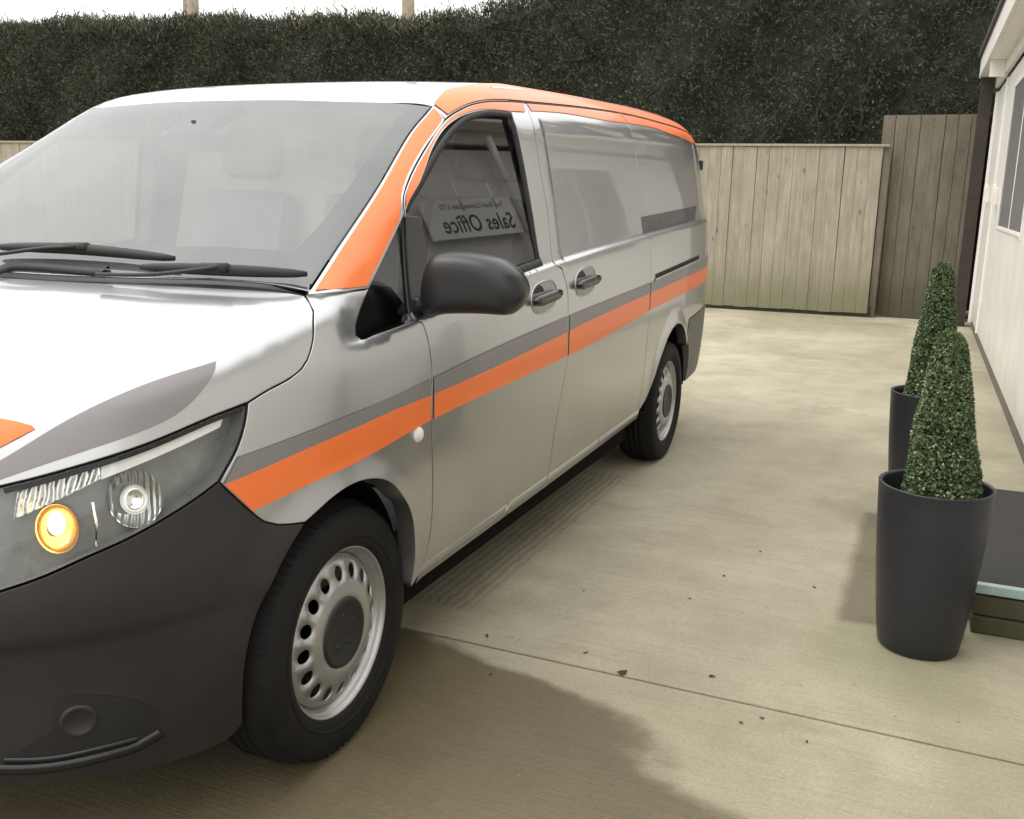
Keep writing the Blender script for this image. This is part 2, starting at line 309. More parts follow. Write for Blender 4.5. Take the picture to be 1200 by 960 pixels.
# bare shoots standing proud of the top at the left
n=420; hx=RNG.uniform(-16,-5.5,n); D3=np.stack([RNG.normal(.1,.4,n),RNG.normal(-.2,.3,n),np.full(n,1.0)],1)
Vc,Fc=sprays(np.stack([hx+7,RNG.uniform(11.45,12.0,n)-11.6,htop(hx)-.06],1),D3,.24,.006,3,.35,RNG)
kind(fast('shoots',Vc,Fc,M_twig,hedge),'stuff')
for bx,by,bz in ((-.35,11.25,2.35),(.15,11.2,2.5),(-.1,11.3,2.25)):
    tube('bare_branch',[(bx+7,by-11.6,bz-.4),(bx+7.05,by-11.62,bz-.1),(bx+7.0,by-11.66,bz+.15),(bx+7.12,by-11.7,bz+.4)],[.008,.007,.005,.002],M_hcore2,hedge,6)
M_pole=plain('pole_tan',(.30,.24,.17),.8,var=.2,scale=10)
def pole(px_,y_,h_,r_,label):
    e=empty('timber_pole',(px_,y_,0)); tag(e,label,'pole','timber poles behind the hedge')
    lathe('shaft',[(.001,h_),(r_*.9,h_),(r_,h_-.02),(r_*1.1,0)],M_pole,e,14); return e
e=pole(-12.0,13.4,6.2,.11,'timber pole with a short side block rising behind the hedge, left one'); box('side_block',-.19,-.10,-.05,.05,4.55,5.4,M_pole,e)
pole(-7.47,13.5,6.2,.105,'plain timber pole rising behind the hedge, right one')
# ---- office cabin
_b=MB('cladding_white'); _v=_b.mapv((1,1,1)); _s=_b.n('ShaderNodeSeparateXYZ'); _b.l(_b.tc.outputs['Object'],_s.inputs[0])
_c=_b.mix(_b.ramp(_b.noise(_v,2.5,5),[(.35,(0,0,0)),(.7,(1,1,1))]),(.63,.61,.575),(.72,.705,.67)); _run=_b.noise(_b.mapv((3,16,.5)),1.2,4)
_c=_b.mix(_b.math('MULTIPLY',_b.ramp(_run,[(.55,(0,0,0)),(.75,(1,1,1))]),.28),_c,(.46,.43,.37)); _d=_b.math('SUBTRACT',1,_b.smooth(_b.math('ADD',_s.outputs[2],_b.math('MULTIPLY_ADD',_b.noise(_v,6,5),.4,-.2)),.08,.42)); _c=_b.mix(_b.math('MULTIPLY',_d,.45),_c,(.36,.32,.24)); _b.col(_c); _b.set(Roughness=.42); M_clad=_b.m
M_trim=plain('trim_white',(.74,.725,.68),.4,var=.04)
M_skirt=plain('skirt_grey',(.12,.11,.095),.8,var=.2)
M_soff=plain('soffit_dark',(.10,.09,.08),.7)
M_rooff=plain('roof_felt',(.06,.06,.06),.9)
M_wglass=plain('frosted_pane',(.13,.13,.135),.45,var=.2,scale=8,bump=.3,bscale=90)
M_blind=plain('blind_grey',(.22,.22,.225),.6)
M_black=plain('black_plastic',(.012,.012,.012),.45)
office=empty('office_cabin',(1.794,3.854,0)); office.rotation_euler=(0,0,math.atan(.0205)); tag(office,'white panelled portable office cabin along the right side of the yard','building')
S0,S1=-5.5,6.75     # local y along wall, wall face at local x=0, building towards +x
# wall panels (vertical joints 4 mm) around the window opening
WY0,WY1,WZ0,WZ1=1.95,4.25,1.22,2.42
def wpan(y0,y1,z0,z1): return box('wall_panel',0,.06,y0+.002,y1-.002,z0,z1,M_clad,office,.003)
edges=[S0,-4.3,-3.1,-1.9,-.7,.5,WY0]
for a,b_ in zip(edges[:-1],edges[1:]): wpan(a,b_,.11,2.62)
wpan(WY0,WY1,.11,WZ0); wpan(WY0,WY1,WZ1,2.62); wpan(WY1,5.25,.11,2.62); wpan(5.25,S1-.09,.11,2.62)
box('end_wall',.06,3.2,S1-.14,S1-.08,.1,2.62,M_clad,office); box('end_wall',.06,3.2,S0,S0+.06,.1,2.62,M_clad,office); box('back_wall',3.14,3.2,S0+.06,S1-.14,.1,2.62,M_clad,office)
box('corner_trim',-.025,.065,S1-.09,S1,.06,2.62,M_trim,office); box('corner_trim',-.018,0,5.22,5.30,.11,2.62,M_trim,office)
box('skirt',.012,.05,S0,S1-.02,.0,.11,M_skirt,office); box('floor_frame',.06,3.14,S0+.06,S1-.14,.1,.2,M_skirt,office)
win=box('window_frame',-.008,.0,WY0-.03,WY0,WZ0-.05,WZ1+.05,M_trim,office)
for a in ((WY1,WY1+.03,WZ0-.05,WZ1+.05),(WY0,WY1,WZ1,WZ1+.05)): box('jamb',-.008,.0,*a,M_trim,win)
box('sill',-.012,.0,WY0,WY1,WZ0-.03,WZ0,M_trim,win)
box('mullion',.0,.03,3.08,3.11,WZ0,WZ1,M_trim,win); box('pane',.004,.012,WY0,3.08,WZ0,WZ1,M_wglass,win,0); box('pane',.004,.012,3.11,WY1,WZ0,WZ1,M_wglass,win,0)
bl=bmesh.new()
for k in range(46): 
    z=WZ0+.03+k*.0255; boxbm(bl,.07,.085,WY0,WY1,z,z+.02)
kind(bmobj('blind_slats',bl,M_blind,office),'stuff'); box('blind_back',.10,.11,WY0-.2,WY1+.2,WZ0-.2,WZ1+.15,M_soff,office)
box('fascia',-.21,-.18,S0-.15,S1+.05,2.78,3.0,M_trim,office); box('soffit',-.18,.06,S0-.15,S1+.05,2.78,2.80,M_trim,office); box('head_trim',-.04,.0,S0,S1,2.66,2.78,M_trim,office)
box('fascia_end',-.21,3.3,S1+.05,S1+.08,2.78,3.0,M_trim,office); box('roof',-.24,3.35,S0-.2,S1+.12,3.0,3.05,M_rooff,office)
box('canopy_bracket',-.18,-.04,5.2,5.25,2.62,2.78,M_trim,office)
M_sens=plain('fitting_cream',(.72,.70,.62),.4)
for yy,zz in ((6.1,1.42),(4.75,1.40)):
    a=box('cable_box',-.055,-.0,yy-.05,yy+.05,zz,zz+.17,M_sens,office,.008)
    lathe('gland',[(.0,.0),(.02,.0),(.02,.02),(.0,.025)],M_sens,a,12).location=(-.03,yy,zz+.17)
tube('downpipe',[(-.10,.62,1.62),(-.10,.62,2.45),(-.12,.62,2.69)],[.03,.03,.03],M_trim,office,12)
for k in (-.05,.36,-1.6): tube('strap',[(-.075,k,2.06),(-.075,k,2.29)],.008,M_trim,office,6)
for k in range(9): lathe('screw',[(0,-.003),(.008,-.002),(.009,.0)],M_black,office,8,axis='x').location=(-.026,S1-.045,.2+k*.29)
# sign on the office wall, read reversed in the van's side glass
M_sign=plain('sign_board',(.78,.77,.74),.35,var=.03); M_ink=plain('sign_ink',(.015,.015,.018),.4); M_ink2=plain('sign_ink_grey',(.10,.10,.10),.5)
sign=empty('office_sign',(1.794,3.854,0)); sign.rotation_euler=office.rotation_euler; tag(sign,'white Sales Office sign board with black lettering on the cabin wall','sign')
SY0,SY1,SZ0,SZ1=-.50,.67,1.835,2.15
box('board',-.065,-.05,SY0,SY1,SZ0,SZ1,M_sign,sign,.004); box('batten',-.05,-.0,SY0+.1,SY0+.15,SZ0+.05,SZ1-.05,M_sign,sign); box('batten',-.05,-.0,SY1-.16,SY1-.1,SZ0+.05,SZ1-.05,M_sign,sign)
def text(body,size,y,z,mat,parent,name,xs=1.0,align='CENTER',thick=.001,bold=0):
    cu=bpy.data.curves.new('t','FONT'); cu.body=body; cu.size=size; cu.align_x=align; cu.extrude=thick; cu.offset=bold; cu.space_character=1.05
    to=bpy.data.objects.new('t',cu); COL.objects.link(to); dg=bpy.context.evaluated_depsgraph_get(); me=bpy.data.meshes.new_from_object(to.evaluated_get(dg)); bpy.data.objects.remove(to)
    me.materials.clear(); me.materials.append(mat); o=bpy.data.objects.new(name,me); link(o,parent)
    o.matrix_local=Matrix(((0,0,-1,-.0665),(-xs,0,0,y),(0,1,0,z),(0,0,0,1))); return o
text('Sales Office',.195,(SY0+SY1)/2,SZ0+.05,M_ink,sign,'lettering',.90,bold=.0025)
text('Tom Rose Commercials LTD',.062,(SY0+SY1)/2,SZ1-.075,M_ink2,sign,'small_lettering',1.0)
# ---- step at the office door
M_mat=plain('step_rubber',(.028,.026,.023),.75,var=.25,scale=20,bump=.3,bscale=120); M_nose=plain('nosing_pale_blue',(.38,.50,.49),.45,var=.12,scale=12)
M_sleep=timber('sleeper',(.085,.068,.045),(.15,.12,.08),(.06,.06,.03),(.05,.04,.03))
step=empty('entrance_step',(1.475,1.50,0)); step.rotation_euler=(0,0,math.atan(.0205)); tag(step,'low dark entrance step with pale blue nosing in front of the office','step')
box('tread',.0,.335,.03,1.28,.135,.172,M_mat,step); box('nosing',-.002,.335,.0,.03,.143,.176,M_nose,step)
box('sleeper',.0,.33,.004,.10,.066,.135,M_sleep,step,.008); box('sleeper',.004,.33,.0,.11,.0,.062,M_sleep,step,.008); box('side_board',.002,.03,.10,1.28,.0,.135,M_sleep,step)
# ================================================================ PLANTERS AND TOPIARY
M_pot=MB('planter_charcoal'); M_pot.set(Base_Color=(.020,.020,.024),Roughness=.42,Specular_IOR_Level=.5)
_n=M_pot.noise(M_pot.mapv((1,1,.25)),9,4); M_pot.rgh(M_pot.math('MULTIPLY_ADD',_n,.2,.32)); M_pot.col(M_pot.mix(M_pot.smooth(M_pot.noise(M_pot.mapv((1,1,1)),14,5),.62,.8),(.018,.018,.023),(.05,.048,.044))); M_pot=M_pot.m
M_box=leafmat('boxwood_leaf',(.045,.078,.028),(.095,.145,.057),(.28,.33,.18),.34,.5,.90); M_boxcore=plain('boxwood_core',(.008,.012,.006),.9); M_soil=plain('soil',(.03,.022,.015),.95,bump=.6,bscale=60)
def planter(loc,h,label):
    e=empty('planter',loc); tag(e,label,'planter','charcoal planters by the office')
    R,B=.172,.125; pr=[(0,.004),(B-.012,.0),(B,.010)]
    for k in range(1,13):
        t=k/12; pr.append((B+(R-B)*(t**.85)-.004*math.sin(math.pi*t)*-1,.010+(h-.014)*t))
    pr+=[(R+.001,h-.002),(R-.003,h),(R-.010,h-.001),(R-.012,h-.008),(R-.016,h-.10),(R-.02,h-.12)]
    lathe('pot_body',pr,M_pot,e,72); lathe('soil',[(0,h-.085),(.05,h-.08),(.1,h-.086),(R-.015,h-.09)],M_soil,e,40)
    return e
def topiary(loc,h,r0,r1,n,label,lean=0):
    e=empty('topiary_cone',loc); tag(e,label,'topiary','clipped box cones in planters'); rng=np.random.default_rng(int(h*1000))
    def rad(t): return r0+(r1-r0)*np.power(t,1.22)
    prof=[(.001,0)]+[(rad(t)*.90,h*t) for t in np.linspace(.02,.93,14)]+[(r1*.7,h*.975),(.001,h*.985)]
    k_=lathe('stem_core',prof,M_boxcore,e,28)
    for v in k_.data.vertices: v.co.x+=lean*v.co.z
    t=rng.uniform(0,1,n)**1.15; th=rng.uniform(0,2*np.pi,n); cap=rng.uniform(0,1,n)<.07
    bump_=1+.03*np.sin(th*3+t*9)+.03*np.sin(th*7-t*17)
    rr=rad(t)*bump_*np.where(t>.93,1-.5*((t-.93)/.07)**2,1); rr=rr*(.93+rng.uniform(0,.12,n)); zz=h*t
    rr=np.where(cap,r1*np.sqrt(rng.uniform(0,1,n)),rr); zz=np.where(cap,h*(1.0-.04*(rr/r1)**2),zz)
    c=np.stack([rr*np.cos(th)+lean*zz,rr*np.sin(th),zz],1); nrm=np.stack([np.cos(th),np.sin(th),np.where(cap,2.0,.25)],1)
    d=nrm+rng.normal(0,.65,(n,3)); d/=np.linalg.norm(d,axis=1,keepdims=True); s=np.cross(d,nrm+rng.normal(0,.5,(n,3))); s/=np.linalg.norm(s,axis=1,keepdims=True); q=np.cross(s,d)
    l=rng.uniform(.0048,.0082,n)[:,None]; w_=l*.62
    V=np.stack([c-d*l,c-d*l*.2+s*w_+q*.0012,c+d*l,c-d*l*.2-s*w_+q*.0012],1).reshape(-1,3); kind(fast('leaves',V,np.arange(len(V)).reshape(-1,4),M_box,e),'stuff'); return e
planter((1.316,1.318,0),.553,'tall tapered charcoal planter nearer the camera, beside the step')
topiary((1.335,1.318,.46),.575,.116,.038,21000,'shorter clipped box cone in the nearer charcoal planter',-.05)
planter((1.278,2.86,0),.570,'tapered charcoal planter farther back, half hidden by the nearer one')
topiary((1.283,2.86,.47),.69,.120,.036,22000,'taller clipped box cone in the farther charcoal planter',-.02)
# ---- scraps on the concrete
M_leafd=plain('dead_leaf',(.05,.03,.015),.8,var=.4,scale=60)
def scrap(x,y,s,rot,lab):
    n_=7; V=[(0,0,.004)]; rr=random.Random(int(x*999+y*77))
    for k in range(n_):
        a=2*math.pi*k/n_; r_=s*(.55+.5*rr.random())*(1 if k%2 else .6); V.append((r_*math.cos(a)*1.5,r_*math.sin(a)*.7,.002+.010*rr.random()*s/.02))
    F=[(0,k+1,(k+1)%n_+1) for k in range(n_)]; V2=[(a,b,max(c-.0015,.0005)) for a,b,c in V]; m=len(V); F2=F+[(a+m,c+m,b+m) for a,b,c in F]+[(k+1,k+1+m,(k+1)%n_+1+m,(k+1)%n_+1) for k in range(n_)]
    o=obj('dead_leaf',V+V2,F2,M_leafd); o.location=(x,y,0); o.rotation_euler=(0,0,rot); tag(o,lab,'leaf','dead leaf scraps on the concrete'); return o
scrap(.499,.70,.020,.4,'curled brown dead leaf lying on the concrete joint')
for i_,(a,b,s,lab) in enumerate(((.75,.80,.010,'dark leaf scrap just behind the joint, right of the curled leaf'),(.14,.52,.008,'dark scrap on the damp concrete near the front wheel'),(.62,1.62,.009,'dark scrap on the open drive level with the sill'),(.70,1.95,.007,'small scrap on the drive farthest from the joint'),(.02,.75,.012,'flat dark leaf scrap beside the joint near the front tyre'),(.93,.62,.007,'scrap in front of the joint, middle of three'),(1.06,.55,.007,'scrap in front of the joint, rightmost of three'),(.88,.57,.007,'scrap in front of the joint, leftmost of three'),(.35,.78,.009,'thin scrap just behind the joint, left of the curled leaf'),(.95,1.66,.008,'dark scrap close to the dark patch by the nearer planter'),(.55,1.35,.007,'lone scrap on the drive between van and planter'),(.18,1.25,.006,'tiny scrap on the drive beside the tread print'))):
    scrap(a,b,s,i_*1.3,lab)
# ================================================================ VAN
def vanpaint(name,c,metal,rough,coat,flake=.0):
    b=MB(name); v=b.mapv((1,1,1)); n=b.noise(v,2.5,5,.6); sep=b.n('ShaderNodeSeparateXYZ'); b.l(b.tc.outputs['Object'],sep.inputs[0])
    cc=b.mix(b.ramp(n,[(.3,(0,0,0)),(.75,(1,1,1))]),tuple(x*.95 for x in c),c)
    # road film low on the panels
    low=b.math('SUBTRACT',1,b.smooth(b.math('ADD',sep.outputs[2],b.math('MULTIPLY_ADD',b.noise(v,5,5),.3,-.15)),.28,.62)); cc=b.mix(b.math('MULTIPLY',low,.30),cc,(.20,.175,.13))
    b.col(cc); b.set(Metallic=metal,Coat_Weight=coat,Coat_Roughness=.04); b.rgh(b.math('ADD',b.math('MULTIPLY_ADD',n,.06,rough-.03),b.math('MULTIPLY',low,.12)))
    return b.m
M_silver=vanpaint('paint_silver',(.49,.493,.495),.92,.29,.7); M_orange=vanpaint('vinyl_orange',(.83,.17,.028),0,.38,.25); M_grey=vanpaint('vinyl_grey',(.215,.20,.20),.25,.42,.2); M_vdark=vanpaint('vinyl_charcoal',(.055,.055,.058),.1,.45,.2)
M_bump=plain('bumper_plastic',(.024,.0205,.0205),.43,var=.15,bump=.12,bscale=500,Specular_IOR_Level=.35); M_rub=plain('rubber_black',(.010,.010,.010),.6); M_gloss=plain('trim_gloss_black',(.012,.012,.013),.2)
M_gap=plain('gap_black',(.006,.006,.006),.9); M_tyre=plain('tyre_rubber',(.009,.008,.0075),.75,var=.25,scale=14,bump=.15,bscale=200,Specular_IOR_Level=.25); M_rimm=plain('wheel_silver',(.42,.42,.41),.36,.75,var=.08,scale=20); M_cap=plain('hub_black',(.010,.010,.011),.5)
M_under=plain('underbody_black',(.006,.0055,.005),.95,Specular_IOR_Level=.1); M_dash=plain('dash_grey',(.10,.10,.105),.6); M_seat=plain('seat_cloth',(.32,.32,.325),.9,bump=.3); M_bulk=plain('bulkhead_grey',(.72,.71,.68),.6); M_card=plain('paper_white',(.7,.7,.68),.6)
M_ws=glass_mat('windscreen_glass',(.93,.94,.935),2.2,film=.08); M_sg=glass_mat('side_glass',(.25,.25,.245),1.78); M_frit=plain('frit_black',(.008,.008,.009),.9,Specular_IOR_Level=.08)
M_lens=glass_mat('lamp_lens',(.93,.94,.93),1.45); M_chrome=plain('chrome',(.82,.82,.80),.12,1,var=.04); M_lampin=plain('lamp_housing',(.22,.225,.22),.3,.4,var=.2,scale=18); M_repl=plain('repeater_lens',(.75,.72,.66),.25)
_b=MB('bulb_amber'); _b.set(Base_Color=(1,.6,.2),Emission_Color=(1.0,.60,.18),Emission_Strength=4.5); M_bulb=_b.m
_b=MB('reflector_amber'); _b.set(Base_Color=(.72,.52,.28),Metallic=1.0,Roughness=.22); M_amber=_b.m
# ---- body surface: one smooth implicit shape, panels are cut out of it
def pch(xs,ys):
    xs=np.array(xs,float);ys=np.array(ys,float);h=np.diff(xs);d=np.diff(ys)/h
    m=np.zeros(len(xs));m[0]=d[0];m[-1]=d[-1]
    for i in range(1,len(xs)-1):
        if d[i-1]*d[i]>0:
            w1=2*h[i]+h[i-1];w2=h[i]+2*h[i-1];m[i]=(w1+w2)/(w1/d[i-1]+w2/d[i])
    def f(x):
        x=np.asarray(x,float);xc=np.clip(x,xs[0],xs[-1]);i=np.clip(np.searchsorted(xs,xc)-1,0,len(h)-1)
        t=(xc-xs[i])/h[i]
        v=(1+2*t)*(1-t)**2*ys[i]+t*(1-t)**2*h[i]*m[i]+t*t*(3-2*t)*ys[i+1]+t*t*(t-1)*h[i]*m[i+1]
        return v+np.where(x<xs[0],(x-xs[0])*m[0],0)+np.where(x>xs[-1],(x-xs[-1])*m[-1],0)
    return f
HW=.964
belt=pch([-.6,-.3,.1,.4,1.16,1.42,2.5,3.7,4.3],[.985,1.02,1.06,1.085,1.15,1.168,1.222,1.268,1.285])
lowp=pch([-.7,-.3,-.08,0,.12,.3,.5,.7,.88,1],[.87,.9,.925,.938,.950,.9595,.9638,.9632,.957,.949])
upp=pch([0,.006,.018,.03,.2,.41,.6,.8],[.949,.9465,.932,.9285,.9,.858,.815,.765])
rearin=pch([2.4,3.5,3.8,4.0,4.1,4.17,4.215,4.24,4.25],[0,.004,.014,.036,.062,.1,.16,.26,.6])
def side(y,z):
    B=belt(y); zs=.365+.014*(y-.4); q=(z-zs)/(B-zs)
    a=np.clip((y+.02)/.12,0,1); a=a*a*(3-2*a)
    X=np.where(z<B,lowp(q),a*upp(z-B)+(1-a)*(.949-.16*(z-B)))
    tz=np.clip((z-1.0)/.4,0,1); ty=np.clip((1.5-y)/1.3,0,1.4); X=X-.088*ty*ty/(ty+.3)*tz*tz*(3-2*tz)
    for cy,cz,R in ((-.03,.365,.36),(3.13,.37,.40)):
        d=np.hypot(y-cy,z-cz)-R
        X=X+np.where(z<B,.012*np.clip(1-d/.07,0,1)**1.5*(d>-.2),0)
    return X
Flow=pch([0,.2,.29,.46,.535,.575,.61,.75,.88,1.0,1.1],[-.70,-.83,-.873,-.864,-.868,-.895,-.898,-.872,-.835,-.77,-.66])
hoodc=pch([-.9,-.78,-.6,-.4,-.19,0,.05,.12,.22,.5],[.90,.985,1.065,1.13,1.186,1.226,1.245,1.262,1.268,1.268])
def hood(X,y): return hoodc(y)-.045*(np.abs(X)/.9)**2.2
def rnd(fs,r):
    s=0
    for f in fs: s=s+np.maximum(r-f,0)**2
    m=fs[0]
    for f in fs[1:]: m=np.minimum(m,f)
    return np.where(m>=r,m,r-np.sqrt(s))
def Glow(X,y,z):
    X=np.abs(X); F=Flow(z); t=np.clip((.35-y)/(.35-F),0,1.5)
    a=1-t**3; pl=np.sign(a)*np.abs(a)**(1/3.5)
    W=(side(y,z)-rearin(y))*np.where(t>0,pl,1)
    return rnd([hood(X,y)-z,W-X],.06)
wsz=[1.0,1.10,1.3,1.5,1.65,1.728,1.764,1.795,1.822,1.844,1.868]
wsy=[-.53,-.345,.02,.385,.65,.79,.90,1.06,1.3,1.7,2.4]
Fws=pch(wsz,wsy)
roofc=pch([.5,1.4,2.5,3.4,4.0,4.2,4.26],[1.818,1.837,1.874,1.892,1.885,1.86,1.83])
def roof(X,y): return roofc(y)-.03*(np.abs(X)/.7)**2.5
def Gup(X,y,z):
    X=np.abs(X)
    W=side(y,z)-rearin(y)
    yw=Fws(z)+.15*(X/.8)**2.4
    return rnd([(y-yw)*.72,W-X,roof(X,y)-z],.055+.105*np.clip((z-1.15)/.5,0,1))
def G(X,y,z): return np.maximum(Glow(X,y,z),np.where(z>1.12,Gup(X,y,z),-1))
def root(fn,o,d,smax,n=26):
    a=np.zeros(np.shape(o[0]));b=np.full(np.shape(o[0]),float(smax))
    for _ in range(n):
        m=(a+b)/2; g=fn(o[0]+m*d[0],o[1]+m*d[1],o[2]+m*d[2])>0
        a=np.where(g,m,a);b=np.where(g,b,m)
    return a
def ch_side(u,v,fn=None):           # u=y v=z
    u=np.asarray(u,float);v=np.asarray(v,float)
    s=root(fn or G,(0*u,u,v),(1,0*u,0*u),1.2); return np.stack([s,u,v],-1)
def ch_low(u,v):            # plan angle*0.9 , z ; origin (0,.3)
    u=np.asarray(u,float);v=np.asarray(v,float);th=u/.9
    s=root(Glow,(0*u,0*u+.3,v),(np.sin(th),-np.cos(th),0*u),1.6); return np.stack([s*np.sin(th),.3-s*np.cos(th),v],-1)
def ch_hood(u,v):           # section angle*.9, y ; origin z=.55
    u=np.asarray(u,float);v=np.asarray(v,float);th=u/.9
    s=root(Glow,(0*u,v,0*u+.55),(np.sin(th),0*u,np.cos(th)),1.5); return np.stack([s*np.sin(th),v,.55+s*np.cos(th)],-1)
def ch_ws(u,v):             # plan angle, z; origin (0,1.9)
    u=np.asarray(u,float);v=np.asarray(v,float);th=u
    s=root(Gup,(0*u,0*u+1.9,v),(np.sin(th),-np.cos(th),0*u),2.6); return np.stack([s*np.sin(th),1.9-s*np.cos(th),v],-1)
def ch_roof(u,v):           # section angle, y; origin z=1.1
    u=np.asarray(u,float);v=np.asarray(v,float);th=u
    s=root(Gup,(0*u,v,0*u+1.1),(np.sin(th),0*u,np.cos(th)),1.5); return np.stack([s*np.sin(th),v,1.1+s*np.cos(th)],-1)
INV={'side':lambda P:(P[1],P[2]),'low':lambda P:(np.arctan2(P[0],.3-P[1])*.9,P[2]),'hood':lambda P:(np.arctan2(P[0],P[2]-.55)*.9,P[1]),
 'ws':lambda P:(np.arctan2(P[0],1.9-P[1]),P[2]),'roof':lambda P:(np.arctan2(P[0],P[2]-1.1),P[1])}
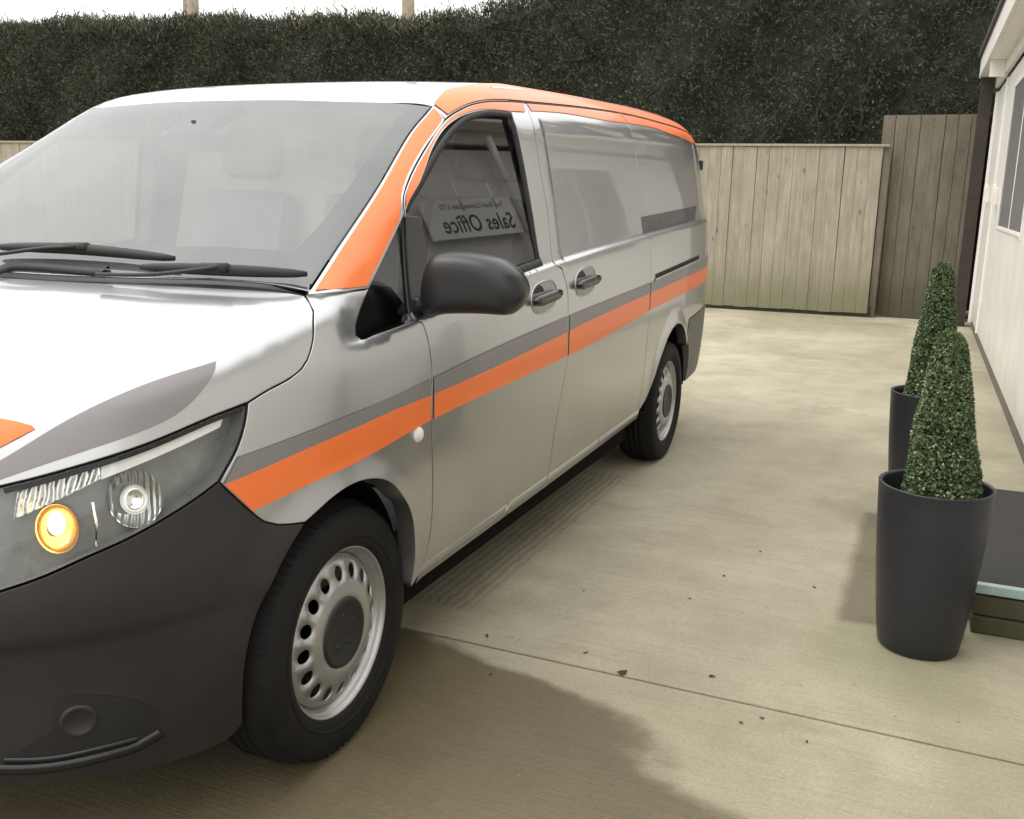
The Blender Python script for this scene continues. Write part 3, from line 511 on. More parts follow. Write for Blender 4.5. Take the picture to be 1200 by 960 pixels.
CUR={'hoodrear':[(0.040,-0.184,1.188),(0.206,-0.175,1.190),(0.376,-0.150,1.193),(0.631,-0.084,1.196),(0.774,-0.043,1.189),(0.853,-0.022,1.180)],
'hoodside':[(0.853,-0.022,1.180),(0.895,-0.046,1.147),(0.911,-0.069,1.125),(0.918,-0.090,1.089),(0.929,-0.130,1.046),(0.930,-0.156,1.028),(0.926,-0.194,1.013),(0.915,-0.257,0.997),(0.904,-0.312,0.979)],
'hoodfront':[(0.904,-0.312,0.979),(0.877,-0.400,0.962),(0.869,-0.425,0.956),(0.821,-0.533,0.926),(0.763,-0.622,0.903),(0.696,-0.695,0.882),(0.658,-0.726,0.872)],
'lamprear':[(0.904,-0.313,0.978),(0.907,-0.329,0.935),(0.906,-0.357,0.886),(0.897,-0.405,0.828)],
'lampbot':[(0.897,-0.405,0.828),(0.885,-0.443,0.809),(0.860,-0.509,0.780),(0.822,-0.586,0.749),(0.778,-0.653,0.725),(0.731,-0.712,0.699),(0.677,-0.761,0.679)],
'bumpfend':[(0.897,-0.405,0.828),(0.900,-0.397,0.817),(0.920,-0.339,0.749),(0.929,-0.305,0.715),(0.939,-0.270,0.698),(0.948,-0.239,0.691),(0.960,-0.198,0.685)],
'archF':[(0.960,-0.198,0.685),(0.965,-0.162,0.698),(0.971,-0.098,0.719),(0.976,-0.019,0.730),(0.979,0.065,0.720),(0.980,0.141,0.692),(0.982,0.209,0.633),(0.979,0.258,0.568),(0.974,0.282,0.497),(0.967,0.296,0.422),(0.955,0.295,0.349)],
'bumparch':[(0.960,-0.199,0.684),(0.950,-0.258,0.627),(0.940,-0.299,0.570),(0.926,-0.333,0.516),(0.916,-0.353,0.452),(0.905,-0.361,0.376),(0.880,-0.343,0.239)],
'bumpbot':[(0.880,-0.343,0.239),(0.856,-0.381,0.206),(0.807,-0.495,0.208),(0.758,-0.596,0.226),(0.700,-0.679,0.242),(0.620,-0.760,0.265)],
'pillarbase':[(0.854,-0.021,1.180),(0.880,0.015,1.181),(0.890,0.098,1.179),(0.893,0.194,1.178)],
'wsedge':[(0.854,-0.021,1.180),(0.819,0.166,1.280),(0.785,0.389,1.407),(0.733,0.685,1.588),(0.718,0.856,1.682)],
'wstop':[(-0.567,0.833,1.709),(-0.279,0.778,1.711),(0.064,0.746,1.703),(0.451,0.755,1.687),(0.718,0.856,1.682)],
'qglasstop':[(0.893,0.194,1.178),(0.878,0.269,1.225),(0.864,0.343,1.274),(0.844,0.462,1.361)],
'qglassbot':[(0.894,0.191,1.176),(0.908,0.138,1.139),(0.920,0.086,1.098),(0.928,0.072,1.078),(0.938,0.077,1.069),(0.942,0.130,1.073),(0.945,0.236,1.080),(0.945,0.341,1.088)],
'doorgapup':[(0.844,0.462,1.361),(0.838,0.467,1.383),(0.829,0.483,1.408),(0.811,0.546,1.459),(0.788,0.681,1.547),(0.771,0.841,1.640),(0.775,0.940,1.679),(0.781,1.018,1.701),(0.788,1.122,1.718),(0.786,1.291,1.733),(0.787,1.436,1.741),(0.775,2.052,1.774),(0.773,2.693,1.796)],
'doorgapfr':[(0.945,0.341,1.088),(0.952,0.366,1.076),(0.963,0.385,1.011),(0.968,0.395,0.943),(0.970,0.383,0.883),(0.971,0.383,0.818),(0.971,0.389,0.725),(0.958,0.402,0.462),(0.950,0.373,0.376)],
'frameband':[(0.840,0.495,1.390),(0.831,0.585,1.449),(0.810,0.738,1.551),(0.800,0.861,1.621),(0.802,0.957,1.659),(0.808,1.070,1.683),(0.815,1.253,1.692)],
'glasstop':[(0.841,0.593,1.421),(0.813,0.767,1.560),(0.811,0.908,1.627),(0.818,1.058,1.662),(0.824,1.233,1.675),(0.830,1.249,1.664),(0.863,1.236,1.527),(0.898,1.241,1.355),(0.930,1.246,1.183)],
'slidegap':[(0.787,1.436,1.741),(0.815,1.403,1.704),(0.839,1.389,1.659),(0.872,1.378,1.517),(0.905,1.390,1.348),(0.947,1.375,1.174),(0.953,1.423,1.156),(0.960,1.467,1.075),(0.967,1.469,0.925),(0.967,1.482,0.833),(0.967,1.438,0.726),(0.960,1.380,0.556),(0.943,1.369,0.383)],
'sill':[(0.950,0.373,0.375),(0.942,1.378,0.382),(0.939,2.578,0.403)],
'stripe_of':[(0.900,-0.397,0.821),(0.948,-0.178,0.850),(0.970,0.161,0.873),(0.970,0.385,0.876),(0.967,1.462,0.920),(0.966,1.608,0.929),(0.963,2.624,0.969),(0.942,3.889,1.014)],
'stripe_ob':[(0.921,-0.336,0.748),(0.949,-0.184,0.766),(0.968,0.013,0.778),(0.971,0.228,0.796),(0.971,0.385,0.806),(0.967,1.470,0.828),(0.964,2.311,0.865),(0.963,2.695,0.888),(0.961,3.207,0.907),(0.940,3.909,0.933)],
'stripe_g':[(0.908,-0.358,0.871),(0.936,-0.234,0.883),(0.957,-0.079,0.895),(0.964,0.029,0.901),(0.969,0.393,0.922),(0.968,0.683,0.942),(0.966,1.453,0.978),(0.962,2.725,1.022),(0.945,3.851,1.069)],
'archR':[(0.937,2.637,0.393),(0.941,2.682,0.413),(0.954,2.717,0.489),(0.966,2.789,0.587),(0.970,2.882,0.647),(0.972,2.946,0.714),(0.973,3.116,0.766),(0.972,3.285,0.738),(0.968,3.412,0.653),(0.947,3.562,0.530),(0.931,3.637,0.412),(0.941,3.458,0.379)],
'rbump':[(0.945,3.853,0.773),(0.959,3.468,0.749)],
'block':[(0.915,2.577,1.324),(0.904,3.744,1.372),(0.922,3.646,1.292),(0.931,2.573,1.243)],
'orangelow':[(0.815,1.403,1.704),(0.811,1.758,1.724),(0.818,2.276,1.733),(0.819,3.018,1.752),(0.828,3.272,1.742),(0.829,3.787,1.725)],
'rail':[(0.961,2.692,1.041),(0.954,3.637,1.087)],
'belt':[(0.948,0.090,1.061),(0.948,0.230,1.076),(0.932,1.048,1.158),(0.948,1.456,1.179),(0.932,2.636,1.245),(0.938,3.722,1.272)],
'handles':[(0.960,1.228,1.068),(0.959,1.669,1.092),(0.959,1.106,1.073),(0.960,1.369,1.074),(0.955,1.238,1.120),(0.964,1.222,1.009)],
'repeater':[(0.971,0.306,0.781)],
'hooddecal':[(0.649,-0.713,0.917),(0.723,-0.617,0.984),(0.785,-0.502,1.032),(0.851,-0.345,1.067),(0.859,-0.358,1.052),(0.860,-0.406,1.013),(0.844,-0.465,0.975),(0.811,-0.536,0.950),(0.740,-0.639,0.919),(0.656,-0.723,0.884)],
'hoodorange':[(0.620,-0.682,0.989),(0.677,-0.660,0.976),(0.683,-0.660,0.970),(0.643,-0.706,0.940)],
'lip1':[(0.627,-0.762,0.294),(0.697,-0.703,0.284),(0.757,-0.631,0.282),(0.797,-0.566,0.284),(0.820,-0.528,0.298)],
'lip2':[(0.637,-0.758,0.318),(0.701,-0.704,0.308),(0.752,-0.645,0.308),(0.797,-0.576,0.306)],
'fogc':[(0.743,-0.668,0.383),(0.723,-0.691,0.389),(0.762,-0.644,0.375),(0.746,-0.668,0.420),(0.739,-0.669,0.344)],
'fogrec':[(0.658,-0.745,0.333),(0.708,-0.704,0.368),(0.724,-0.692,0.436),(0.783,-0.621,0.424),(0.825,-0.541,0.355),(0.813,-0.549,0.318),(0.754,-0.646,0.322)],
'drl':[(0.678,-0.716,0.861),(0.726,-0.670,0.878),(0.783,-0.600,0.898),(0.840,-0.500,0.925),(0.893,-0.360,0.959),(0.893,-0.373,0.937),(0.844,-0.506,0.900),(0.787,-0.606,0.870),(0.711,-0.701,0.823),(0.679,-0.731,0.807)],
'bowl2':[(0.827,-0.564,0.814),(0.793,-0.617,0.810),(0.853,-0.519,0.805),(0.823,-0.555,0.867),(0.821,-0.586,0.753)],
'bulb':[(0.738,-0.685,0.789),(0.710,-0.707,0.808),(0.763,-0.658,0.793),(0.732,-0.679,0.837),(0.747,-0.687,0.737)],
'bowl1':[(0.738,-0.685,0.789),(0.682,-0.739,0.763),(0.791,-0.619,0.811),(0.718,-0.684,0.861),(0.740,-0.698,0.717)],
'wip1':[(0.439,-0.108,1.210),(0.625,-0.060,1.210),(0.831,0.014,1.206)],
'wip2':[(-0.063,-0.095,1.237),(0.209,-0.081,1.242),(0.501,-0.058,1.231)],
'arm1':[(0.646,-0.055,1.209),(0.588,-0.093,1.199),(0.498,-0.138,1.187),(0.339,-0.168,1.186)],
'arm2':[(0.215,-0.087,1.238),(0.128,-0.101,1.232),(-0.009,-0.142,1.211)],
'arm2b':[(0.021,-0.169,1.196),(0.041,-0.146,1.209),(0.338,-0.125,1.210)],
'mount':[(0.049,0.562,1.600),(0.003,0.693,1.675),(0.110,0.708,1.683),(0.129,0.640,1.643),(0.143,0.568,1.602)],
'fritinner':[(0.800,0.059,1.238),(0.787,0.152,1.290),(0.751,0.372,1.417),(0.708,0.628,1.570),(0.690,0.742,1.638),(0.659,0.765,1.660),(0.523,0.739,1.670),(0.136,0.697,1.677)],
'frame_s':[(0.840,0.495,1.390),(0.834,0.580,1.449),(0.823,0.714,1.550),(0.816,0.829,1.618),(0.815,0.930,1.657),(0.818,1.050,1.681),(0.827,1.226,1.690),(0.863,1.236,1.527),(0.898,1.241,1.355),(0.930,1.246,1.183)],
'glass_s':[(0.841,0.593,1.421),(0.823,0.748,1.559),(0.819,0.892,1.626),(0.822,1.050,1.661),(0.830,1.218,1.673),(0.834,1.240,1.663)],
'q_s':[(0.893,0.194,1.178),(0.878,0.269,1.225),(0.864,0.343,1.274),(0.844,0.462,1.361),(0.945,0.341,1.088),(0.934,0.064,1.080)]}
M_bump2=plain('bumper_grey',(.10,.096,.09),.5,var=.12,bump=.1,bscale=500)
def Gside(X,y,z): return side(y,z)-rearin(y)-np.abs(X)
def recess(y,z):
    def bx(a,b,c,d,s):
        f=lambda v,lo,hi:np.clip((v-lo)/s,0,1)**2*(3-2*np.clip((v-lo)/s,0,1))*(np.clip((hi-v)/s,0,1)**2*(3-2*np.clip((hi-v)/s,0,1)))
        return f(y,a,b)*f(z,c,d)
    B=belt(y); top=1.69+.028*(y-1.4)
    lowe=np.clip((z-B-.002)/.02,0,1); lowe=lowe*lowe*(3-2*lowe); return .006*lowe*bx(1.455,3.86,B-.2,top,.03)
_side0=side
def side(y,z): return _side0(y,z)-recess(np.asarray(y,float),np.asarray(z,float))
# door pane: one gently barrelled sheet fitted to the window opening
_yy,_zz=np.meshgrid(np.linspace(.5,1.24,20),np.linspace(1.14,1.66,20)); _m=(_zz-1.12)<(_yy-.28)*1.05
_co=np.linalg.lstsq(np.stack([np.ones(_m.sum()),_yy[_m],_zz[_m]],1),_side0(_yy[_m],_zz[_m]),rcond=None)[0]
def Gpane(X,y,z): return _co[0]+_co[1]*y+_co[2]*z-.06*(z-1.4)**2+.0015-np.abs(X)
_yy,_zz=np.meshgrid(np.linspace(.10,.46,16),np.linspace(1.11,1.36,16)); _m=(_zz-1.08)<(_yy-.05)*.9
_cq=np.linalg.lstsq(np.stack([np.ones(_m.sum()),_yy[_m],_zz[_m]],1),_side0(_yy[_m],_zz[_m]),rcond=None)[0]
def Gquart(X,y,z): return _cq[0]+_cq[1]*y+_cq[2]*z-.05*(z-1.2)**2-np.abs(X)
class Chart:
    def __init__(s,f,inv,fn): s.f,s.inv,s.fn=f,inv,fn
def P2(f): return lambda P:f(P)
CH={
 'side':Chart(lambda u,v:ch_side(u,v,G),INV['side'],G),
 'quart':Chart(lambda u,v:ch_side(u,v,Gquart),INV['side'],Gquart),
 'pane':Chart(lambda u,v:ch_side(u,v,Gpane),INV['side'],Gpane),
 'glass':Chart(lambda u,v:ch_side(u,v,Gside),INV['side'],Gside),
 'low':Chart(ch_low,INV['low'],Glow),
 'hood':Chart(ch_hood,INV['hood'],Glow),
 'ws':Chart(lambda u,v:ch_ws(np.asarray(u)/1.25,v),lambda P:(INV['ws'](P)[0]*1.25,P[2]),Gup),
 'roof':Chart(lambda u,v:ch_roof(np.asarray(u)/.75,v),lambda P:(INV['roof'](P)[0]*.75,P[1]),Gup)}
def grad(fn,P,e=2.5e-3):
    X,y,z=P[:,0],P[:,1],P[:,2]
    g=-np.stack([fn(X+e,y,z)-fn(X-e,y,z),fn(X,y+e,z)-fn(X,y-e,z),fn(X,y,z+e)-fn(X,y,z-e)],-1); n=np.linalg.norm(g,axis=1,keepdims=True); n[n==0]=1; return g/n
def catmull(pts,step=.018):
    pts=[np.array(p,float) for p in pts]
    if len(pts)==2:
        n=max(1,int(np.linalg.norm(pts[1]-pts[0])/step)); return [pts[0]+(pts[1]-pts[0])*i/n for i in range(n+1)]
    P=[2*pts[0]-pts[1]]+pts+[2*pts[-1]-pts[-2]]; out=[]
    for i in range(1,len(P)-2):
        p0,p1,p2,p3=P[i-1:i+3]; n=max(1,int(np.linalg.norm(p2-p1)/step))
        a=lambda q:np.linalg.norm(q)**.5+1e-6
        t0=0;t1=a(p1-p0);t2=t1+a(p2-p1);t3=t2+a(p3-p2)
        for k in range(n):
            t=t1+(t2-t1)*k/n
            A1=(t1-t)/(t1-t0)*p0+(t-t0)/(t1-t0)*p1;A2=(t2-t)/(t2-t1)*p1+(t-t1)/(t2-t1)*p2;A3=(t3-t)/(t3-t2)*p2+(t-t2)/(t3-t2)*p3
            B1=(t2-t)/(t2-t0)*A1+(t-t0)/(t2-t0)*A2;B2=(t3-t)/(t3-t1)*A2+(t-t1)/(t3-t1)*A3
            out.append((t2-t)/(t2-t1)*B1+(t-t1)/(t2-t1)*B2)
    out.append(pts[-1]); return out
def cv(name,ch,a=None,b=None):
    """named 3D curve -> smooth 2D path in a chart"""
    rev=name.startswith('-'); pts=CUR[name.lstrip('-')][a:b]; q=[CH[ch].inv(np.array(p)) for p in pts]
    if rev: q=q[::-1]
    return catmull(q)
def ln(*pts): return catmull(pts) if len(pts)==2 else [np.array(p,float) for k in range(len(pts)-1) for p in catmull(pts[k:k+2])]
def sm(*pts): return catmull(pts)
def join(*segs):
    out=[]
    for s in segs:
        for p in s:
            p=np.array(p,float)
            if not out or np.linalg.norm(p-out[-1])>.0035: out.append(p)
    if np.linalg.norm(out[0]-out[-1])<.0035: out.pop()
    return np.array(out)
def area(L): x,y=L[:,0],L[:,1]; return .5*np.sum(x*np.roll(y,-1)-np.roll(x,-1)*y)
def inset(L,d):
    if area(L)<0: L=L[::-1]
    e=np.roll(L,-1,0)-L; e/=np.linalg.norm(e,axis=1,keepdims=True)+1e-12; n=np.stack([-e[:,1],e[:,0]],1); m=n+np.roll(n,1,0); k=np.sum(m*n,1,keepdims=True); k=np.maximum(k,.5); return L+m/k*d
def inside(L,P):
    x,y=P[:,0],P[:,1]; c=np.zeros(len(P),bool); x1,y1=L[:,0],L[:,1]; x2,y2=np.roll(x1,-1),np.roll(y1,-1)
    for a,b,cx,d in zip(x1,y1,x2,y2):
        if b!=d: c^=((b>y)!=(d>y))&(x<(cx-a)*(y-b)/(d-b)+a)
    return c
def belt_rows(L):
    lo,hi=L.min(0),L.max(0); ys=np.arange(max(lo[0],.02),hi[0],.03); return np.array([(y+(.015 if k%2 else 0),float(belt(y))+d) for k,d in enumerate((-.03,-.012,0,.005,.010,.015,.021,.030,.045)) for y in ys])
def fill(L,grid,extra=None):
    lo,hi=L.min(0),L.max(0); gx=np.arange(lo[0]+grid/2,hi[0],grid); gy=np.arange(lo[1]+grid/2,hi[1],grid*.87)
    pts=np.array([(x+(grid/2 if j%2 else 0),y) for j,y in enumerate(gy) for x in gx]) if len(gx) and len(gy) else np.zeros((0,2))
    if len(pts):
        pts=pts[inside(L,pts)]
        if len(pts): d=np.sqrt(((pts[:,None]-L[None])**2).sum(2)).min(1); pts=pts[d>grid*.45]
    if extra is not None and len(extra):
        extra=extra[inside(L,extra)]
        if len(extra):
            d=np.sqrt(((extra[:,None]-L[None])**2).sum(2)).min(1); extra=extra[d>.006]
            if len(pts): d=np.abs(pts[:,1]-belt(pts[:,0])-.008); pts=pts[d>.048]
            pts=np.concatenate([pts,extra])
    allp=[Vector(map(float,p)) for p in L]+[Vector(map(float,p)) for p in pts]; n=len(L)
    vs,es,fs,ov,_,_=delaunay_2d_cdt(allp,[(i,(i+1)%n) for i in range(n)],[],0,1e-6)
    V=np.array([(v.x,v.y) for v in vs]); F=np.array([f for f in fs if len(f)==3]); cen=V[F].mean(1); F=F[inside(L,cen)]
    idx={}
    for i,o in enumerate(ov):
        for q in o:
            if q<n: idx[q]=i
    return V,F,[idx.get(i) for i in range(n)]
VAN=empty('panel_van',(-HW,0,0)); tag(VAN,'silver panel van with orange and grey vinyl stripes and steel wheels','van')
def panel(name,L,ch,mat,parent=None,gap=.002,off=0,depth=.02,grid=.045,rim=True,both=True,bev=.0022,lip=None):
    """skin panel cut from the body along loop L (chart coords); right-hand twin mirrored"""
    c=CH[ch]; L=inset(L,0) if not rim else L
    if area(L)<0: L=L[::-1]
    Li=inset(L,gap+(bev if rim else 0)); V2,F,idx=fill(Li,grid,belt_rows(Li) if ch==S and rim else None)
    P=c.f(V2[:,0],V2[:,1]); N=grad(c.fn,P); P=P+N*off
    a,b,d=P[F[:,0]],P[F[:,1]],P[F[:,2]]; fl=np.einsum('ij,ij->i',np.cross(b-a,d-a),N[F].mean(1))<0; F[fl]=F[fl][:,::-1]
    V=P;NN=N;faces=[tuple(f) for f in F]
    if rim:
        Lo=inset(L,gap); Po=c.f(Lo[:,0],Lo[:,1]); No=grad(c.fn,Po); n0=len(V); n=len(Lo)
        outw=Po-P[[i if i is not None else 0 for i in idx]]; outw/=np.linalg.norm(outw,axis=1,keepdims=True)+1e-9; outw-=No*np.sum(outw*No,1,keepdims=True)
        R1=Po+No*(off-bev*.6); R2=Po+No*(off-depth)
        V=np.concatenate([V,R1,R1,R2]); nb=(No+outw*.9); nb/=np.linalg.norm(nb,axis=1,keepdims=True); ow=outw/(np.linalg.norm(outw,axis=1,keepdims=True)+1e-9); NN=np.concatenate([NN,nb,ow,ow])
        sgn=None
        for i in range(n):
            j=(i+1)%n; a_,b_=idx[i],idx[j]
            if a_ is None or b_ is None: continue
            q=(a_,n0+i,n0+j,b_); v=np.cross(V[q[1]]-V[q[0]],V[q[2]]-V[q[0]])@NN[n0+i]
            faces.append(q if v>0 else q[::-1])
            q=(n0+n+i,n0+2*n+i,n0+2*n+j,n0+n+j); v=np.cross(V[q[1]]-V[q[0]],V[q[2]]-V[q[0]])@ow[i]
            faces.append(q if v>0 else q[::-1])
    par=parent if isinstance(parent,(list,tuple)) else (parent or VAN,)*2
    res=[obj(name,V,faces,mat,par[0],True,NN)]
    if both:
        m=np.array([-1,1,1]); res.append(obj(name,V*m,[f[::-1] for f in faces],mat,par[1],True,NN*m))
    return res
def ribbon(name,path,ch,w0,w1,off,mat,parent=None,both=True,thick=.004,closed=False):
    c=CH[ch]; p=np.array(path); t=np.gradient(p,axis=0) if not closed else np.roll(p,-1,0)-np.roll(p,1,0); t/=np.linalg.norm(t,axis=1,keepdims=True)+1e-9; nn=np.stack([-t[:,1],t[:,0]],1); n=len(p)
    w0=np.broadcast_to(w0,n)[:,None]; w1=np.broadcast_to(w1,n)[:,None]
    rows=[];norms=[]
    for w_,dz in ((w0,-thick),(w0,0),(w1,0),(w1,-thick)):
        q=p+nn*w_; P=c.f(q[:,0],q[:,1]); N=grad(c.fn,P); rows.append(P+N*(off+dz)); norms.append(N)
    V=np.concatenate(rows); NN=np.concatenate(norms); F=[]; m=n if closed else n-1
    for r in range(3):
        for i in range(m): j=(i+1)%n; F.append((r*n+i,r*n+j,(r+1)*n+j,(r+1)*n+i))
    a,b,d=V[F[m][0]],V[F[m][1]],V[F[m][2]]
    if np.cross(b-a,d-a)@NN[F[m][0]]<0: F=[f[::-1] for f in F]
    par=parent if isinstance(parent,(list,tuple)) else (parent or VAN,)*2
    res=[obj(name,V,F,mat,par[0],True)]
    if both: res.append(obj(name,V*np.array([-1,1,1]),[f[::-1] for f in F],mat,par[1],True))
    return res
def mir(L): return [np.array((-p[0],p[1])) for p in L][::-1]
# --- shared curves in the side chart
S='side'
gapfr=cv('doorgapfr',S); slide=cv('slidegap',S,1,6)+cv('slidegap',S,6,None); up=cv('doorgapup',S)
top_y=CUR['slidegap'][0]
ditch=catmull([CH[S].inv(np.array(p)) for p in CUR['doorgapup'][9:]]+[(3.2,1.797),(3.8,1.788),(4.12,1.765),(4.22,1.74)])
sillz=lambda y:.383+.009*(y-1.38)
d0=np.array(ditch); sp_i=int(np.argmin(abs(d0[:,0]-top_y[1]))); ditch_door=ditch[:sp_i+1]; rest=ditch[sp_i:]
RG=2.60; r_i=int(np.argmin(abs(np.array(rest)[:,0]-RG))); ditch_slide=rest[:r_i+1]; ditch_q=rest[r_i:]
frame=[CH['glass'].inv(np.array(p)) for p in CUR['frame_s']]
BL=lambda y:float(belt(y))+.024
# --- front door: lower skin + window frame, open towards the mirror sail
win_top=catmull([(.455,1.350)]+frame[:6]+[(1.19,1.6895)]); win_rear=ln((1.234,1.689),(1.245,1.60),(1.253,1.50),(1.260,1.356),(1.270,BL(1.27)))
door_L=join(gapfr,ln((.353,sillz(.353)),(1.369,sillz(1.369))),slide[::-1],ditch_door[::-1],cv('-doorgapup',S,0,10),win_top,win_rear,ln((1.270,BL(1.270)),(.8,BL(.8)),(.346,BL(.346))))
DOOR=panel('front_door',door_L,S,M_silver)
panel('door_lining',join(ln((.42,.45),(1.33,.45),(1.33,1.10),(.42,1.04),(.42,.45))),S,M_dash,DOOR,rim=False,off=-.055,gap=.01,grid=.12)
# window: trim ribbons and pane on the plain side plane
gl=join(ln((.352,BL(.352)-.01),(.465,1.362)),win_top[2:],win_rear,ln((1.262,BL(1.262)-.01),(.37,BL(.37)-.01)))
panel('side_window',gl,'pane',M_sg,DOOR,rim=False,off=-.014,gap=-.004,grid=.08)
tr_path=join(win_top[2:],win_rear); ribbon('window_seal',tr_path,'glass',-.014,.004,-.006,M_rub,DOOR,thick=.008)
ribbon('belt_seal',ln((.50,BL(.5)-.004),(1.272,BL(1.272)-.004)),'glass',-.004,.022,.003,M_rub,DOOR,thick=.012)
panel('mirror_sail',join(ln((.345,BL(.345)-.02),(.462,1.356)),ln((.462,1.356),(.545,1.352)),ln((.545,1.352),(.475,BL(.475)-.012)),ln((.475,BL(.475)-.012),(.345,BL(.345)-.02))),'glass',M_gloss,DOOR,off=.001,gap=.001,depth=.012)
# --- sliding door, rear quarter
rg=ln((RG-.02,sillz(2.58)),(RG,.75),(RG+.01,BL(RG)),(RG,float(np.array(ditch_slide)[-1][1])))
SLD=panel('sliding_door',join(slide,ln((1.369,sillz(1.369)),(RG-.02,sillz(2.58))),rg,ditch_slide[::-1]),S,M_silver,grid=.024)
archR=sm((2.64,.394),(2.69,.425),(2.74,.492),(2.82,.588),(2.895,.654),(3.0,.722),(3.135,.757),(3.27,.737),(3.375,.668),(3.43,.60))
QTR=panel('rear_quarter_panel',join(rg[::-1][:],ln((RG-.02,sillz(2.58)),(2.64,.394)),archR,ln((3.43,.60),(3.468,.749)),sm((3.468,.749),(3.853,.773),(4.05,.783),(4.235,.79)),ln((4.235,.79),(4.232,1.3),(4.222,1.74)),ditch_q[::-1]),S,M_silver,grid=.024,depth=.055)
panel('rear_bumper',join(sm((3.468,.745),(3.853,.769),(4.05,.779),(4.235,.786)),ln((4.235,.786),(4.235,.42)),sm((4.235,.42),(4.1,.385),(3.8,.375),(3.58,.37)),sm((3.58,.37),(3.565,.43),(3.52,.53),(3.468,.60),(3.433,.61)),ln((3.433,.61),(3.468,.745))),S,M_bump2,gap=.0015,off=.004,depth=.05)
# --- sills
ribbon('sill',ln((.345,.372),(1.0,.374),(1.38,.375),(2.0,.381),(2.62,.388)),S,-.042,.006,-.002,M_silver,thick=.03)
# --- fender
LW='low'
fender_L=join(cv('doorgapfr',LW),sm(CH[LW].inv((.954,.335,.36)),CH[LW].inv((.950,.300,.335))),cv('-archF',LW),cv('-bumpfend',LW),cv('-lamprear',LW),cv('-hoodside',LW),cv('pillarbase',LW),cv('qglassbot',LW)[2:])
FEN=panel('front_wing',fender_L,LW,M_silver,grid=.028,depth=.055)
# --- bonnet
hr=cv('hoodrear','hood')[1:]; hsd=cv('hoodside','hood'); hf=cv('hoodfront','hood')
def onlow(X_,z_):
    t=root(Glow,(np.array([X_]),np.array([.3]),np.array([z_])),(0,-1,0),1.4,30)[0]; return np.array((X_,.3-t,z_))
hfc=[CH['hood'].inv(onlow(x_,z_)) for x_,z_ in ((.55,.872),(.42,.885),(.25,.897),(.0,.902))]
half=join(hr,hsd,hf,catmull([hf[-1]]+hfc)); hc0=[(0.0,-.186)]
hood_L=join(half,mir(half))
HOOD=panel('bonnet',hood_L,'hood',M_silver,both=False,grid=.04)
# --- windscreen, pillars, roof
W_='ws'; we=cv('wsedge',W_); wtop=catmull([CH[W_].inv(np.array(p)) for p in ((.7201,.8519,1.6816),(.62,.80,1.690),(.45,.757,1.697),(.2,.737,1.702),(0,.733,1.703))])
base_ws=catmull([CH[W_].inv(np.array(p)) for p in ((.0,-.14,1.197),(.206,-.16,1.198),(.3757,-.145,1.2),(.6312,-.075,1.203),(.7738,-.04,1.196),(.8543,-.0209,1.184))])
wl=join(base_ws,we,wtop); ws_L=join(wl,mir(wl))
WS=panel('windscreen',ws_L,W_,M_ws,both=False,rim=True,gap=.003,depth=.006,grid=.05)
# ceramic border printed on the inside of the glass
ri=join(base_ws,we,wtop); full=join(ri,mir(ri)); 
w_in=[.075 if q[1]<1.23 else (.026 if q[1]>1.675 else .055) for q in full]
k_=np.ones(9)/9; w_in=np.convolve(np.r_[w_in[-4:],w_in,w_in[:4]],k_,'valid'); sg=1 if area(full)>0 else -1
c_=CH[W_]; lo_=inset(full,.003); hi_=lo_.copy()
Lc=full if area(full)>0 else full[::-1]; w_in=w_in if area(full)>0 else w_in[::-1]
e_=np.roll(Lc,-1,0)-np.roll(Lc,1,0); e_/=np.linalg.norm(e_,axis=1,keepdims=True); nn_=np.stack([-e_[:,1],e_[:,0]],1); hi_=Lc+nn_*w_in[:,None]; lo_=Lc+nn_*.003
Pa=c_.f(lo_[:,0],lo_[:,1]); Pb=c_.f(hi_[:,0],hi_[:,1]); Na=grad(Gup,Pa); Nb=grad(Gup,Pb); n_=len(Lc)
obj('printed_border',np.concatenate([Pa-Na*.004,Pb-Nb*.004]),[(i,(i+1)%n_,n_+(i+1)%n_,n_+i) for i in range(n_)],M_frit,WS[0],True)
mt=join(sm((-.10,1.695),(-.085,1.655),(-.068,1.61),(-.062,1.592)),ln((-.062,1.592),(.062,1.592)),sm((.062,1.592),(.068,1.61),(.085,1.655),(.10,1.695)))
panel('mirror_mount',mt,W_,M_frit,WS[0],off=-.006,both=False,gap=0,depth=.03)
cowl=join(cv('hoodrear',W_)[1:],[CH[W_].inv(np.array((.849,-.0168,1.181)))],base_ws[::-1])
panel('cowl',join(cowl,mir(cowl)) if False else join(base_ws,catmull([np.array(p)-(0,.06) for p in base_ws[::-1]])),W_,M_rub,off=-.012,gap=0,rim=False,grid=.05)
seam=[CH[W_].inv(np.array(p)) for p in ((.7201,.8519,1.6816),(.745,.8500,1.668),(.7709,.8404,1.6396))]
AP=panel('windscreen_pillar',join(we,ln(*seam),cv('-doorgapup',W_,0,6),cv('-qglasstop',W_),cv('-pillarbase',W_)),W_,M_silver,grid=.03,gap=.0012,bev=.0015)
panel('quarter_window',join(cv('qglasstop','glass'),ln((.459,1.355),(.343,1.092)),cv('-qglassbot','glass')),'quart',M_sg,rim=False,off=-.006,gap=-.002,grid=.05)
ribbon('quarter_window_seal',join(cv('qglasstop','glass'),ln((.459,1.355),(.343,1.092)),cv('-qglassbot','glass')),'glass',-.002,.012,-.007,M_rub,closed=True)
R_='roof'
rf=[CH[R_].inv(np.array(p)) for p in ((0,.735,1.704),(.2,.739,1.703),(.45,.759,1.698),(.62,.802,1.691),(.7201,.8539,1.6826),(.745,.8520,1.669),(.7709,.8424,1.6406))]
_q=np.array([q for q in up if .843<q[0]<1.26]+ditch[2:]); dside=[CH[R_].inv(p) for p in ch_side(_q[:,0],_q[:,1],G)]
